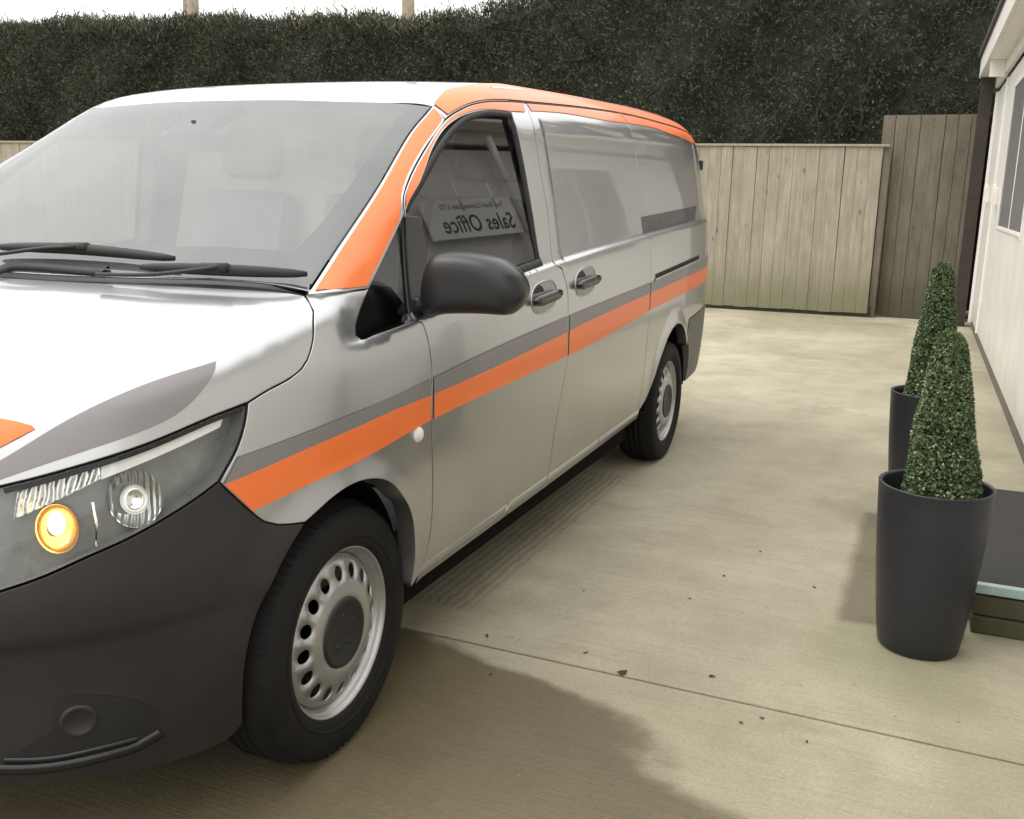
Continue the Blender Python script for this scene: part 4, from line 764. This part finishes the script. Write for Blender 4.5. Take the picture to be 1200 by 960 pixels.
rh=join(catmull(rf[:5]),ln(*rf[4:]),dside,catmull([dside[-1],(dside[-1][0]*.6,4.235),(0,4.24)])); ROOF=panel('roof',join(rh,mir(rh)),R_,M_silver,both=False,grid=.05,gap=.0012,bev=.0015)
ribbon('roof_ditch_strip',[np.array(q) for q in ditch if q[0]<2.58],S,-.004,.006,.001,M_rub,thick=.006)
# --- dark ribbons behind the shut lines
for nm,pth,chn in (('door_seal',gapfr,S),('door_seal',slide,S),('door_seal',up,S),('door_seal',ditch,S),('door_seal',rg,S),('bonnet_seal',cv('hoodside',LW),LW),('bonnet_seal',cv('hoodfront',LW),LW),('bumper_seal',cv('bumpfend',LW),LW),('pillar_seal',cv('pillarbase',W_),W_)):
    ribbon(nm,pth,chn,-.014,.014,-.013,M_gap,thick=.004)
# --- front bumper
arch_b=cv('bumparch',LW); bb=cv('bumpbot',LW)
ctr=lambda z_,u_=0:np.array((u_,z_))
lb=cv('-lampbot',LW); 
inner_lamp=[CH[LW].inv(onlow(.60,.668)),CH[LW].inv(onlow(.50,.70)),CH[LW].inv(onlow(.46,.76))]
grt=[CH[LW].inv(onlow(.44,.72)),CH[LW].inv(onlow(.30,.69)),CH[LW].inv(onlow(0,.685))]
bh=join(bb[::-1][:1],bb[::-1],arch_b[::-1],cv('-bumpfend',LW),cv('lampbot',LW),catmull([cv('lampbot',LW)[-1]]+inner_lamp[:2]),catmull(grt))
bc=[CH[LW].inv(onlow(x_,.262)) for x_ in (.0,.3,.5)]
half=join(catmull(bc+[bb[-1]]),bh[1:])
BUMP=panel('front_bumper',join(half,mir(half)),LW,M_bump,both=False,grid=.03,gap=.0015,depth=.05)
# fog lamp recess and lower lip
fr_=cv('fogrec',LW); panel('fog_recess',join(catmull([CH[LW].inv(np.array(p)) for p in CUR['fogrec']]+[CH[LW].inv(np.array(CUR['fogrec'][0]))])),LW,M_rub,BUMP*2,rim=False,off=.0015,gap=0)
ribbon('lip_trim',cv('lip1',LW),LW,-.005,.016,.006,M_gloss,BUMP*2,thick=.008); ribbon('lip_trim',cv('lip2',LW),LW,-.004,.006,.004,M_gloss,BUMP*2,thick=.006)
def disc_on(name,P,r,mat,parent,fn=Glow,off=.004,prof=None):
    P=np.array([P]); N=grad(fn,P)[0]; out=[]
    for s in (1,-1):
        o=lathe(name,prof or [(.0,.004),(r*.8,.004),(r*.95,.002),(r,-.004)],mat,parent if not isinstance(parent,(list,tuple)) else parent[0 if s==1 else 1],28)
        n=Vector((N[0]*s,N[1],N[2])); o.rotation_euler=n.to_track_quat('Z','Y').to_euler(); o.location=(P[0][0]*s+n.x*off,P[0][1]+n.y*off,P[0][2]+n.z*off); out.append(o)
    return out
disc_on('fog_lamp_blank',CUR['fogc'][0],.036,M_bump,BUMP*2,prof=[(0,-.002),(.024,-.002),(.028,.0015),(.033,.0015),(.036,-.004)])
# grille between the lamps
gr_=join(catmull(grt[::-1]),ln(CH[LW].inv(onlow(.44,.72)),CH[LW].inv(onlow(.44,.86))),catmull([CH[LW].inv(onlow(.44,.862)),CH[LW].inv(onlow(.3,.875)),CH[LW].inv(onlow(0,.885))]))
GR=panel('grille',join(gr_,mir(gr_)),LW,M_gloss,both=False,off=-.02,gap=.004)
for z_ in (.735,.785,.835): 
    q=[CH[LW].inv(onlow(x_,z_)) for x_ in (.0,.1,.2,.3,.4)]; q=mir(q)[:-1]+[np.array(p) for p in q]; ribbon('grille_bar',q,LW,-.010,.010,.0,M_bump,GR[0],both=False,thick=.02)
# --- headlamps
ll=join(cv('hoodfront',LW)[2:],catmull([cv('hoodfront',LW)[-1],CH[LW].inv(onlow(.56,.866)),CH[LW].inv(onlow(.47,.83)),CH[LW].inv(onlow(.465,.76)),CH[LW].inv(onlow(.52,.695)),CH[LW].inv(onlow(.60,.672)),cv('lampbot',LW)[-1]]),cv('-lampbot',LW),cv('-lamprear',LW))
LAMP=panel('headlamp',ll,LW,M_lens,gap=.003,depth=.004,grid=.03,off=.001)
panel('lamp_housing',ll,LW,M_lampin,LAMP,gap=.004,off=-.052,rim=False,grid=.04)
def wallring(name,L,ch,o0,o1,mat,parent):
    c=CH[ch]; P=c.f(L[:,0],L[:,1]); N=grad(c.fn,P); V=np.concatenate([P+N*o0,P+N*o1]); n=len(L); F=[(i,(i+1)%n,n+(i+1)%n,n+i) for i in range(n)]
    obj(name,V,F,mat,parent[0],True); obj(name,V*np.array([-1,1,1]),F,mat,parent[1],True)
wallring('lamp_rim',inset(ll if area(ll)>0 else ll[::-1],.004),LW,-.002,-.054,M_lampin,LAMP)
M_drl=plain('daytime_strip',(.88,.88,.87),.25,.0,var=.06,scale=60)
_b=MB('fluted_reflector'); _b.set(Base_Color=(.80,.80,.78),Metallic=.9,Roughness=.25); _w=_b.n('ShaderNodeTexWave'); _w.bands_direction='X'; _w.inputs['Scale'].default_value=26; _w.inputs['Distortion'].default_value=2.0; _b.l(_b.mapv((1,1,1)),_w.inputs['Vector']); _b.bump(_w.outputs[1],.9,.006); M_flute=_b.m
dr=CUR['drl']; panel('light_strip',join(catmull([CH[LW].inv(np.array(p)) for p in dr[2:5]]),ln(CH[LW].inv(np.array(dr[4])),CH[LW].inv(np.array(dr[5]))),catmull([CH[LW].inv(np.array(p)) for p in dr[5:8]]),ln(CH[LW].inv(np.array(dr[7])),CH[LW].inv(np.array(dr[2])))),LW,M_drl,LAMP,off=-.022,gap=.0,depth=.02)
panel('strip_reflector',join(catmull([CH[LW].inv(np.array(p)) for p in dr[:3]]),ln(CH[LW].inv(np.array(dr[2])),CH[LW].inv(np.array(dr[7]))),catmull([CH[LW].inv(np.array(p)) for p in dr[7:10]]),ln(CH[LW].inv(np.array(dr[9])),CH[LW].inv(np.array(dr[0])))),LW,M_flute,LAMP,off=-.026,gap=.001,depth=.02)
def bowl(name,P,r,dpt,mat,aim,sc=(1,1)):
    out=[]
    for s in (1,-1):
        prof=[(r*1.04,.002),(r,.0)]+[(r*math.cos(a),-dpt*math.sin(a)) for a in np.linspace(.1,1.5,10)]
        o=lathe(name,prof,mat,LAMP[0 if s==1 else 1],36); n=Vector((aim[0]*s,aim[1],aim[2])); o.rotation_euler=n.to_track_quat('Z','Y').to_euler(); o.location=(P[0]*s,P[1],P[2]); o.scale=(sc[0],sc[1],1); out.append(o)
    return out
b1=CUR['bulb'][0]; b2=CUR['bowl2'][0]
bowl('reflector_bowl',(b1[0]-.012,b1[1]+.020,b1[2]-.008),.040,.030,M_amber,(.40,-.90,.10),(1,1.15)); bowl('reflector_bowl',(b2[0]-.020,b2[1]+.018,b2[2]+.006),.050,.030,M_flute,(.60,-.78,.10),(1,1.15)); bowl('reflector_bowl',(b2[0]-.016,b2[1]+.012,b2[2]+.006),.026,.022,M_chrome,(.60,-.78,.10),(1,1.1))
for s in (1,-1):
    bm=bmesh.new(); bmesh.ops.create_icosphere(bm,subdivisions=3,radius=.016); bmesh.ops.scale(bm,vec=(1,1,1.5),verts=bm.verts)
    o=bmobj('bulb',bm,M_bulb,LAMP[0 if s==1 else 1],True); o.location=((b1[0]-.016)*s,b1[1]+.022,b1[2]+.002)
    ld=bpy.data.lights.new('lamp_glow','POINT'); ld.energy=.02; ld.color=(1,.42,.08); ld.shadow_soft_size=.02; lo=bpy.data.objects.new('lamp_glow',ld); link(lo,LAMP[0 if s==1 else 1]); lo.location=((b1[0]+.002)*s,b1[1]+.004,b1[2])
    tube('reflector_rib',[((b1[0]+.050)*s,b1[1]+.050,b1[2]-.045),((b1[0]+.053)*s,b1[1]+.054,b1[2]+.0),((b1[0]+.05)*s,b1[1]+.05,b1[2]+.045)],.003,M_chrome,LAMP[0 if s==1 else 1],6)
# --- vinyl
def stripe(name,topn,botn,mat,chn,y0,y1,parent,off=.0022,cut0=None):
    T=pch([p[1] for p in CUR[topn]],[p[2] for p in CUR[topn]]); Bt=pch([p[1] for p in CUR[botn]],[p[2] for p in CUR[botn]]) if isinstance(botn,str) else botn
    ys=np.linspace(y0,y1,max(3,int((y1-y0)/.04)))
    up_=[(y,float(T(y))) for y in ys]; dn=[(y,float(Bt(y))) for y in ys[::-1]]
    f=lambda q:np.array(q)
    
    return panel(name,join([f(q) for q in up_],ln(f(up_[-1]),f(dn[0])),[f(q) for q in dn],ln(f(dn[-1]),f(up_[0]))),chn,mat,parent,rim=False,off=off,gap=0,grid=.05)
for nm,tn,bn,mt_ in (('orange_stripe','stripe_of','stripe_ob',M_orange),('grey_stripe','stripe_g','stripe_of',M_grey)):
    stripe(nm,tn,bn,mt_,S,.396,1.462,DOOR); stripe(nm,tn,bn,mt_,S,1.482,2.592,SLD); stripe(nm,tn,bn,mt_,S,2.612,4.10,QTR)
    T=CUR[tn];Bn=CUR[bn]
    Tf=catmull([CH[LW].inv(np.array(p)) for p in T if p[1]<.36]); Bf=catmull([CH[LW].inv(np.array(p)) for p in Bn if p[1]<.36])
    te=CH[LW].inv(ch_side(np.array([.376]),np.array([float(pch([p[1] for p in T],[p[2] for p in T])(.376))]),Glow)[0]); be=CH[LW].inv(ch_side(np.array([.376]),np.array([float(pch([p[1] for p in Bn],[p[2] for p in Bn])(.376))]),Glow)[0])
    if nm=='orange_stripe':
        edge=[np.array(q) for q in cv('bumpfend',LW)]; z0,z1=Bf[0][1],Tf[0][1]; ed=[q for q in edge if z0<q[1]<z1]; L_=join(Tf,[te],ln(te,be),[be],Bf[::-1],[q+np.array((.004,.0)) for q in ed[::-1]])
    else: L_=join(Tf,[te],ln(te,be),[be],Bf[::-1])
    panel(nm,L_,LW,mt_,FEN,rim=False,off=.0022,gap=0,grid=.04)
panel('orange_vinyl',join(we[3:-1],ln(*seam),cv('-doorgapup',W_,0,6)[:-1],cv('-qglasstop',W_)[1:],cv('-pillarbase',W_)),W_,M_orange,AP,rim=False,off=.0022,gap=.007,grid=.03)
fb=catmull([(.472,1.372)]+[CH[S].inv(np.array(p)) for p in CUR['frame_s'][:6]]+[(1.24,1.69),(1.375,1.698)])
panel('orange_vinyl',join([np.array(q) for q in cv('doorgapup',S,1,10)],ditch_door[1:-1],fb[::-1]),S,M_orange,DOOR,rim=False,off=.0022,gap=.005,grid=.03)
ol=catmull([CH[S].inv(np.array(p)) for p in CUR['orangelow']]+[(4.19,1.70)]); oa=np.array(ol)
olw=lambda y:float(np.interp(y,oa[:,0],oa[:,1]))
panel('orange_vinyl',join(ditch_slide,ln((RG,ditch_slide[-1][1]),(RG,olw(RG))),[q for q in ol[::-1] if 1.41<q[0]<RG]),S,M_orange,SLD,rim=False,off=.0022,gap=.005,grid=.03)
panel('orange_vinyl',join(ditch_q,ln(ditch_q[-1],(4.19,1.70)),[q for q in ol[::-1] if q[0]>RG],[(RG,olw(RG))]),S,M_orange,QTR,rim=False,off=.0022,gap=.005,grid=.03)
# orange along the roof edge: from the ditch up over the rail
dsr=np.array(dside); ou=[]
for k,q in enumerate(dsr):
    wv=np.interp(q[1],[.737,.85,1.0,1.6,4.2],[.03,.05,.075,.095,.10]); ou.append(np.array((q[0]-wv,q[1])))
panel('orange_vinyl',join(dsr,ou[::-1]),R_,M_orange,ROOF*2,rim=False,off=.0035,gap=.004,grid=.025)
ribbon('roof_rib',[q+np.array((.035,0)) for q in ou if q[1]>1.25],R_,-.004,.004,.004,M_silver,ROOF*2,thick=.005)
hd=CUR['hooddecal']; panel('grey_vinyl',join(catmull([CH['hood'].inv(np.array(p)) for p in hd[:4]]),catmull([CH['hood'].inv(np.array(p)) for p in hd[3:]]),ln(CH['hood'].inv(np.array(hd[-1])),CH['hood'].inv(np.array((.55,-.80,.885)))),ln(CH['hood'].inv(np.array((.55,-.795,.885))),CH['hood'].inv(np.array(hd[0])))),'hood',M_grey,HOOD*2,rim=False,off=.0022,gap=0,grid=.03)
ho=CUR['hoodorange']; panel('orange_vinyl',join(ln(*[CH['hood'].inv(np.array(p)) for p in ho]),ln(CH['hood'].inv(np.array(ho[3])),CH['hood'].inv(np.array((.42,-.78,.945))),CH['hood'].inv(np.array((.40,-.71,1.0))),CH['hood'].inv(np.array(ho[0])))),'hood',M_orange,HOOD*2,rim=False,off=.0022,gap=0,grid=.03)
bk=CUR['block']; panel('charcoal_block',join(ln(*[CH[S].inv(np.array(p)) for p in bk+bk[:1]])),S,M_vdark,QTR,rim=False,off=.0012,gap=0,grid=.05)
# --- rail, handles, repeater, filler
rl=CUR['rail']; ribbon('slide_rail',ln(CH[S].inv(np.array(rl[0])),CH[S].inv(np.array(rl[1]))),S,-.011,.011,.0012,M_gap,QTR,thick=.003)
ribbon('rail_edge',ln((rl[0][1]-.01,rl[0][2]-.014),(rl[1][1]+.01,rl[1][2]-.014)),S,-.007,.003,.004,M_silver,QTR,thick=.006)
M_dish=plain('handle_dish',(.34,.335,.325),.35,.6)
def handle(yc,zc,tw,parent):
    cup=[(yc+.118*math.copysign(abs(math.cos(a))**.8,math.cos(a)),zc+.054*math.copysign(abs(math.sin(a))**.85,math.sin(a))+.006*math.cos(a)) for a in np.linspace(0,2*np.pi,40,endpoint=False)]
    panel('handle_dish',np.array(cup),S,M_dish,parent,rim=False,off=.0012,gap=0,grid=.02)
    ribbon('handle_dish_edge',np.array(cup),S,-.003,.004,.0022,M_silver,parent,closed=True,thick=.002)
    pth=ln((yc-.122,zc-.010),(yc+.122,zc+.004)); n=len(pth); t=np.linspace(0,1,n); w_=.017*np.minimum(1,np.sqrt(np.clip(np.sin(np.pi*np.clip(t,.02,.98)),0,1))*1.6)
    ribbon('door_handle',pth,S,-w_,w_,.024,M_gloss,parent,thick=.018)
    q=[(yc-.055+.055*math.cos(a),zc+.008+.038*math.sin(a)) for a in np.linspace(.3,2.9,14)]; panel('handle_shadow_cup',np.array(q),S,M_rub,parent,rim=False,off=.0018,gap=0,grid=.02)
handle(1.236,1.070,0,DOOR); handle(1.672,1.092,0,SLD)
disc_on('side_repeater',CUR['repeater'][0],.021,M_repl,FEN,off=.003,prof=[(0,.010),(.010,.009),(.017,.006),(.0185,.001),(.021,.001),(.022,-.004)])
# --- mirrors
def mirror_mesh(s,par):
    cx,cy,cz=1.095,.395,1.184; V=[];F=[];nu,nv=40,16
    sec=[]   # outline of the back edge (X,Z) seen from the front, inner side first
    out=[(-.142,-.080),(-.148,-.03),(-.136,.035),(-.110,.074),(-.06,.085),(.01,.082),(.075,.068),(.122,.038),(.143,-.002),(.134,-.040),(.108,-.070),(.095,-.073),(.02,-.074),(-.07,-.080),(-.13,-.088)]
    cl=catmull([np.array(p) for p in out+out[:1]],.012)[:-1]; nu=len(cl)
    for j in range(nv+1):
        t=j/nv; k=math.sin(math.pi/2*t)**.42 if t>0 else 0; yy=-.068*math.cos(math.pi/2*t)**.75 if t<1 else 0
        for p in cl: V.append(((cx+p[0]*k)*s,cy+yy+.055*p[0]*k*1.0,cz+p[1]*k+.004*(1-k)))
    b0=len(V)
    for p in cl: V.append(((cx+p[0]*.97)*s,cy+.035+.055*p[0],cz+p[1]*.96))
    for p in cl: V.append(((cx+p[0]*.90)*s,cy+.030+.055*p[0],cz+p[1]*.88))
    for j in range(nv+2):
        for i in range(nu): k=(i+1)%nu; F.append((j*nu+i,j*nu+k,(j+1)*nu+k,(j+1)*nu+i) if s<0 else (j*nu+i,(j+1)*nu+i,(j+1)*nu+k,j*nu+k))
    m=obj('door_mirror',V,F,M_mir,par,True)
    obj('mirror_glass',[((cx+p[0]*.90)*s,cy+.031+.055*p[0],cz+p[1]*.88) for p in cl],[tuple(range(nu))],M_chrome,m)
    tube('mirror_foot',[(.915*s,.425,1.100),(.945*s,.415,1.112),(.975*s,.405,1.125),(1.01*s,.40,1.135)],[.052,.048,.044,.036],M_mir,m,14,.6)
    bm=bmesh.new(); boxbm(bm,min(.925*s,.985*s),max(.925*s,.985*s),.385,.44,1.092,1.145,.012); bmobj('mirror_arm',bm,M_mir,m,True)
M_mir=plain('mirror_black',(.011,.011,.012),.36,var=.1)
mirror_mesh(1,VAN); mirror_mesh(-1,VAN)
# --- wipers
def onws(P,o): P=np.array([P]); return (P+grad(Gup,P)*o)[0]
def wiper(blade,arm):
    bl_=[onws(p,.022) for p in blade]; bp=catmull(bl_,.03); w_=tube('wiper_blade',bp,[.004+.0055*max(0,math.sin(math.pi*k/(len(bp)-1)))**.5 for k in range(len(bp))],M_rub,VAN,8,1.5)
    mid=bl_[1]; tube('wiper_clip',[mid+np.array((-.035,-.005,.004)),mid+np.array((.035,.002,.006))],.012,M_rub,w_,8)
    tube('wiper_arm',catmull([onws(p,.034) for p in arm],.03),.007,M_rub,w_,8,.7)
wiper(CUR['wip1'],[CUR['arm1'][0],CUR['arm1'][1],CUR['arm1'][2],(.36,-.165,1.182)]); wiper(CUR['wip2'],[CUR['arm2'][0],CUR['arm2'][1],CUR['arm2'][2],(-.25,-.13,1.185)])
ribbon('cowl_drip',catmull([CH[W_].inv(np.array(p)) for p in CUR['arm2b']]),W_,-.008,.008,.012,M_rub,VAN,both=False,thick=.01)
# --- wheels
def disc_mesh(par):
    R0,R1=.083,.196; ang=np.linspace(0,2*np.pi,96,endpoint=False); outer=np.stack([R1*np.cos(ang),R1*np.sin(ang)],1)
    loops=[outer]+[np.stack([R0*np.cos(ang[::2]),R0*np.sin(ang[::2])],1)]; NH=16; hc_=.1565
    for k in range(NH):
        a=2*np.pi*k/NH; t=np.linspace(0,2*np.pi,16,endpoint=False); rx=.0195*np.cos(t); ty=.0185*np.sin(t); loops.append(np.stack([(hc_+rx)*math.cos(a)-ty*math.sin(a),(hc_+rx)*math.sin(a)+ty*math.cos(a)],1))
    pts=[];edges=[]
    for L in loops:
        s=len(pts); n=len(L); pts+=[Vector(map(float,p)) for p in L]; edges+=[(s+i,s+(i+1)%n) for i in range(n)]
    for rr,nn in ((.100,48),(.115,56),(.128,64),(.185,90)):
        for k in range(nn): t=2*np.pi*(k+.5)/nn; pts.append(Vector((rr*math.cos(t),rr*math.sin(t))))
    vs,es,fs,_,_,_=delaunay_2d_cdt(pts,edges,[],0,1e-6); V=np.array([(v.x,v.y) for v in vs]); F=np.array([f for f in fs if len(f)==3]); cen=V[F].mean(1); r=np.hypot(cen[:,0],cen[:,1]); keep=(r>R0*.995)
    for L in loops[2:]: keep&=~inside(L,cen)
    F=F[keep]; prof=pch([.08,.088,.098,.112,.130,.1565,.176,.187,.197],[.002,.006,.009,.009,.005,-.003,-.011,-.023,-.033]); rr=np.hypot(V[:,0],V[:,1])
    V3=np.stack([prof(rr),V[:,0],V[:,1]],1); a,b_,c_=V3[F[:,0]],V3[F[:,1]],V3[F[:,2]]; fl=np.cross(b_-a,c_-a)[:,0]<0; F[fl]=F[fl][:,::-1]
    # hole edges turned inwards, welded to the disc
    key={(round(float(v[0]),5),round(float(v[1]),5)):k for k,v in enumerate(V)}; V3=list(map(tuple,V3)); FF=[tuple(f) for f in F]
    for L in loops[2:]:
        n=len(L); ids=[key.get((round(float(q[0]),5),round(float(q[1]),5))) for q in L]
        if None in ids: continue
        s=len(V3); V3+=[(V3[k][0]-.007,V3[k][1],V3[k][2]) for k in ids]; FF+=[(ids[i],ids[(i+1)%n],s+(i+1)%n,s+i) for i in range(n)]
    return obj('wheel_disc',V3,FF,M_rimm,par,True)
def make_wheel(yc,steer,s):
    w_=empty('wheel',(.919*s,yc,.325),VAN); w_.rotation_euler=(0,0,steer)
    tp=[(.216,-.004),(.222,.006),(.236,.012),(.262,.017),(.288,.016),(.306,.010),(.3185,-.002),(.327,-.018),(.333,-.036),(.3355,-.05)]
    tread=[]
    for g0 in (-.062,-.092,-.122): tread+=[(.3365,g0+.006),(.3295,g0+.0045),(.3295,g0-.0045),(.3365,g0-.006)]
    tp+=tread+[(.3355,-.140),(.333,-.152),(.327,-.170),(.3185,-.186),(.30,-.2),(.26,-.208),(.222,-.196),(.205,-.185)]
    ty=lathe('tyre',tp,M_tyre,w_,96,'x')
    bm=bmesh.new(); bm.from_mesh(ty.data)
    for v in bm.verts: v.co.z=max(v.co.z,-.3245)
    bm.to_mesh(ty.data); bm.free()
    # moulded bead ring and lateral sipes on the shoulder
    lathe('sidewall_ring',[(.245,.0135),(.247,.0165),(.250,.0175),(.252,.0155)],M_tyre,ty,72,'x')
    sv=[];sf=[]
    for k in range(84):
        a=2*math.pi*k/84; b0=len(sv)
        for da in (-.010,.010):
            for r_,h_ in ((.3200,-.002),(.3350,-.046),(.3362,-.046),(.3222,.0005)): sv.append((h_,r_*math.cos(a+da),max(r_*math.sin(a+da),-.3245)))
        sf+=[(b0+3,b0+2,b0+6,b0+7),(b0,b0+1,b0+2,b0+3),(b0+4,b0+7,b0+6,b0+5),(b0,b0+3,b0+7,b0+4)]
    kind(obj('tread_blocks',sv,sf,M_tyre,ty),'stuff')
    rim=lathe('rim',[(.2215,-.010),(.2225,-.002),(.2205,.002),(.2165,.001),(.2125,-.006),(.2105,-.014),(.2085,-.014),(.2075,-.021),(.2030,-.025),(.2010,-.029),(.1990,-.033),(.1950,-.037),(.198,-.12),(.205,-.17),(.216,-.18)],M_rimm,w_,96,'x')
    dm=disc_mesh(w_)
    cap=lathe('hub_cap',[(.0,.003),(.022,.003),(.052,.0045),(.070,.008),(.082,.012),(.089,.0125),(.092,.006)],M_cap,w_,48,'x')
    for k in range(5):
        a=2*math.pi*k/5+.3; q=lathe('cap_dimple',[(0,.0075),(.008,.0075),(.0105,.0058),(.011,.001)],M_gloss,cap,14,'x'); q.location=(-.003,.045*math.cos(a),.045*math.sin(a))
    lathe('brake_disc',[(.03,-.11),(.145,-.11),(.145,-.13),(.03,-.13)],M_under,w_,40,'x')
    if s<0: w_.scale=(-1,1,1)
    return w_
for s in (1,-1): make_wheel(0,.011,s); make_wheel(3.2,0,s)
# --- wheel housings, underbody, interior, tail
for yc,R_w,xo in ((-.03,.372,.885),(3.13,.405,.93)):
    for s in (1,-1):
        V=[];F=[];n=28
        for i in range(n+1):
            a=math.pi*(.0+1.0*i/n)
            for x_ in (xo,.62): V.append((x_*s,yc+R_w*math.cos(a),.36+R_w*math.sin(a)))
        for i in range(n): F.append((2*i,2*i+1,2*i+3,2*i+2))
        c0=len(V); V.append((.62*s,yc,.36)); 
        for i in range(n): F.append((2*i+1,c0,2*i+3))
        obj('wheel_housing',V,F,M_under,VAN,True)
box('underbody',-.85,.85,.42,2.66,.21,.345,M_under,VAN); box('underbody',-.60,.60,-.62,.42,.19,.36,M_under,VAN); box('underbody',-.60,.60,2.66,4.1,.22,.42,M_under,VAN)  # middle box made wide and low, its black edge stands in for sill shade
box('cargo_floor',-.84,.84,1.5,4.0,.44,.47,M_under,VAN); bk_=[(-.88,.45),(.88,.45),(.90,1.1),(.86,1.25),(.76,1.64),(.60,1.79),(-.60,1.79),(-.76,1.64),(-.86,1.25),(-.90,1.1)]; obj('bulkhead',[(a,1.46,b) for a,b in bk_]+[(a,1.48,b) for a,b in bk_],[tuple(range(10)),tuple(range(19,9,-1))]+[(i,i+10,(i+1)%10+10,(i+1)%10) for i in range(10)],M_bulk,VAN)
box('rear_door',.006,.72,4.20,4.24,.55,1.74,M_silver,VAN,.015); box('rear_door',-.72,-.006,4.20,4.24,.55,1.74,M_silver,VAN,.015); box('rear_bumper_bar',-.62,.62,4.10,4.22,.38,.55,M_bump,VAN,.02)
M_red=plain('tail_red',(.35,.02,.015),.2)
for s in (1,-1): 
    box('tail_lamp',min(.72*s,.80*s),max(.72*s,.80*s),4.19,4.246,.85,1.45,M_red,VAN,.01)
    for z_ in (1.12,1.58): box('door_hinge',min(.785*s,.815*s),max(.785*s,.815*s),4.175,4.225,z_,z_+.06,M_rub,VAN,.01)
box('cab_floor',-.85,.85,-.05,1.46,.42,.46,M_dash,VAN); box('firewall',-.80,.80,-.22,-.18,.40,1.10,M_under,VAN)
# dashboard: swept profile
dp=[(-.12,1.16),(.02,1.175),(.18,1.18),(.30,1.165),(.36,1.12),(.38,1.02),(.36,.80),(.30,.62)]; V=[];F=[]; xs_=np.linspace(-.84,.84,30)
for x_ in xs_:
    hump=.045*math.exp(-((x_+.40)/.22)**2); sh=.09*(abs(x_)/.84)**2
    for k,(y_,z_) in enumerate(dp): V.append((x_,y_+sh+(0),z_+(hump if 2<=k<=5 else hump*.3)))
nd=len(dp)
for i in range(29):
    for k in range(nd-1): F.append((i*nd+k,i*nd+k+1,(i+1)*nd+k+1,(i+1)*nd+k))
obj('dashboard',V,F,M_dash,VAN,True)
bm=bmesh.new(); boxbm(bm,-.18,.14,.03,.22,1.196,1.199); o=bmobj('papers',bm,M_card,VAN); o.rotation_euler=(0,0,.15); o=box('papers',-.62,-.30,.02,.16,1.215,1.218,M_card,VAN,0)
# steering wheel (right-hand drive)
sw=empty('steering_wheel',(-.40,.52,1.06),VAN); sw.rotation_euler=(math.radians(-62+90),0,0)
V=[];F=[]
for i in range(48):
    a=2*math.pi*i/48
    for k in range(10): b_=2*math.pi*k/10; r_=.185+.015*math.cos(b_); V.append((r_*math.cos(a),r_*math.sin(a),.015*math.sin(b_)))
for i in range(48):
    for k in range(10): F.append((i*10+k,((i+1)%48)*10+k,((i+1)%48)*10+(k+1)%10,i*10+(k+1)%10))
obj('wheel_rim',V,F,M_rub,sw,True)
for a in (0,math.pi,-math.pi/2): tube('spoke',[(.03*math.cos(a),.03*math.sin(a),-.01),(.18*math.cos(a),.18*math.sin(a),0)],.014,M_rub,sw,8)
lathe('horn_pad',[(0,.015),(.05,.012),(.065,0),(.06,-.03)],M_dash,sw,24)
for cx,ww in ((-.42,.46),(.22,.46),(.64,.36)):
    st=empty('seat',(cx,.95,.46),VAN)
    box('seat_base',-ww/2,ww/2,-.24,.26,.0,.34,M_seat,st,.05); b_=box('backrest',-ww/2,ww/2,-.06,.07,0,.68,M_seat,st,.05); b_.location=(0,.28,.28); b_.rotation_euler=(-.22,0,0); h_=box('headrest',-.13,.13,-.045,.045,0,.19,M_seat,st,.04); h_.location=(0,.46,1.0); h_.rotation_euler=(-.15,0,0)
rm=box('interior_mirror',-.12,.12,-.012,.012,-.032,.032,M_rub,VAN,.01); rm.location=(.0,.60,1.56); rm.rotation_euler=(.2,0,.1); tube('mirror_stem',[(.0,.595,1.585),(.0,.60,1.625)],.008,M_rub,VAN,8)
box('roof_lining',-.62,.62,1.05,1.46,1.715,1.735,M_bulk,VAN)
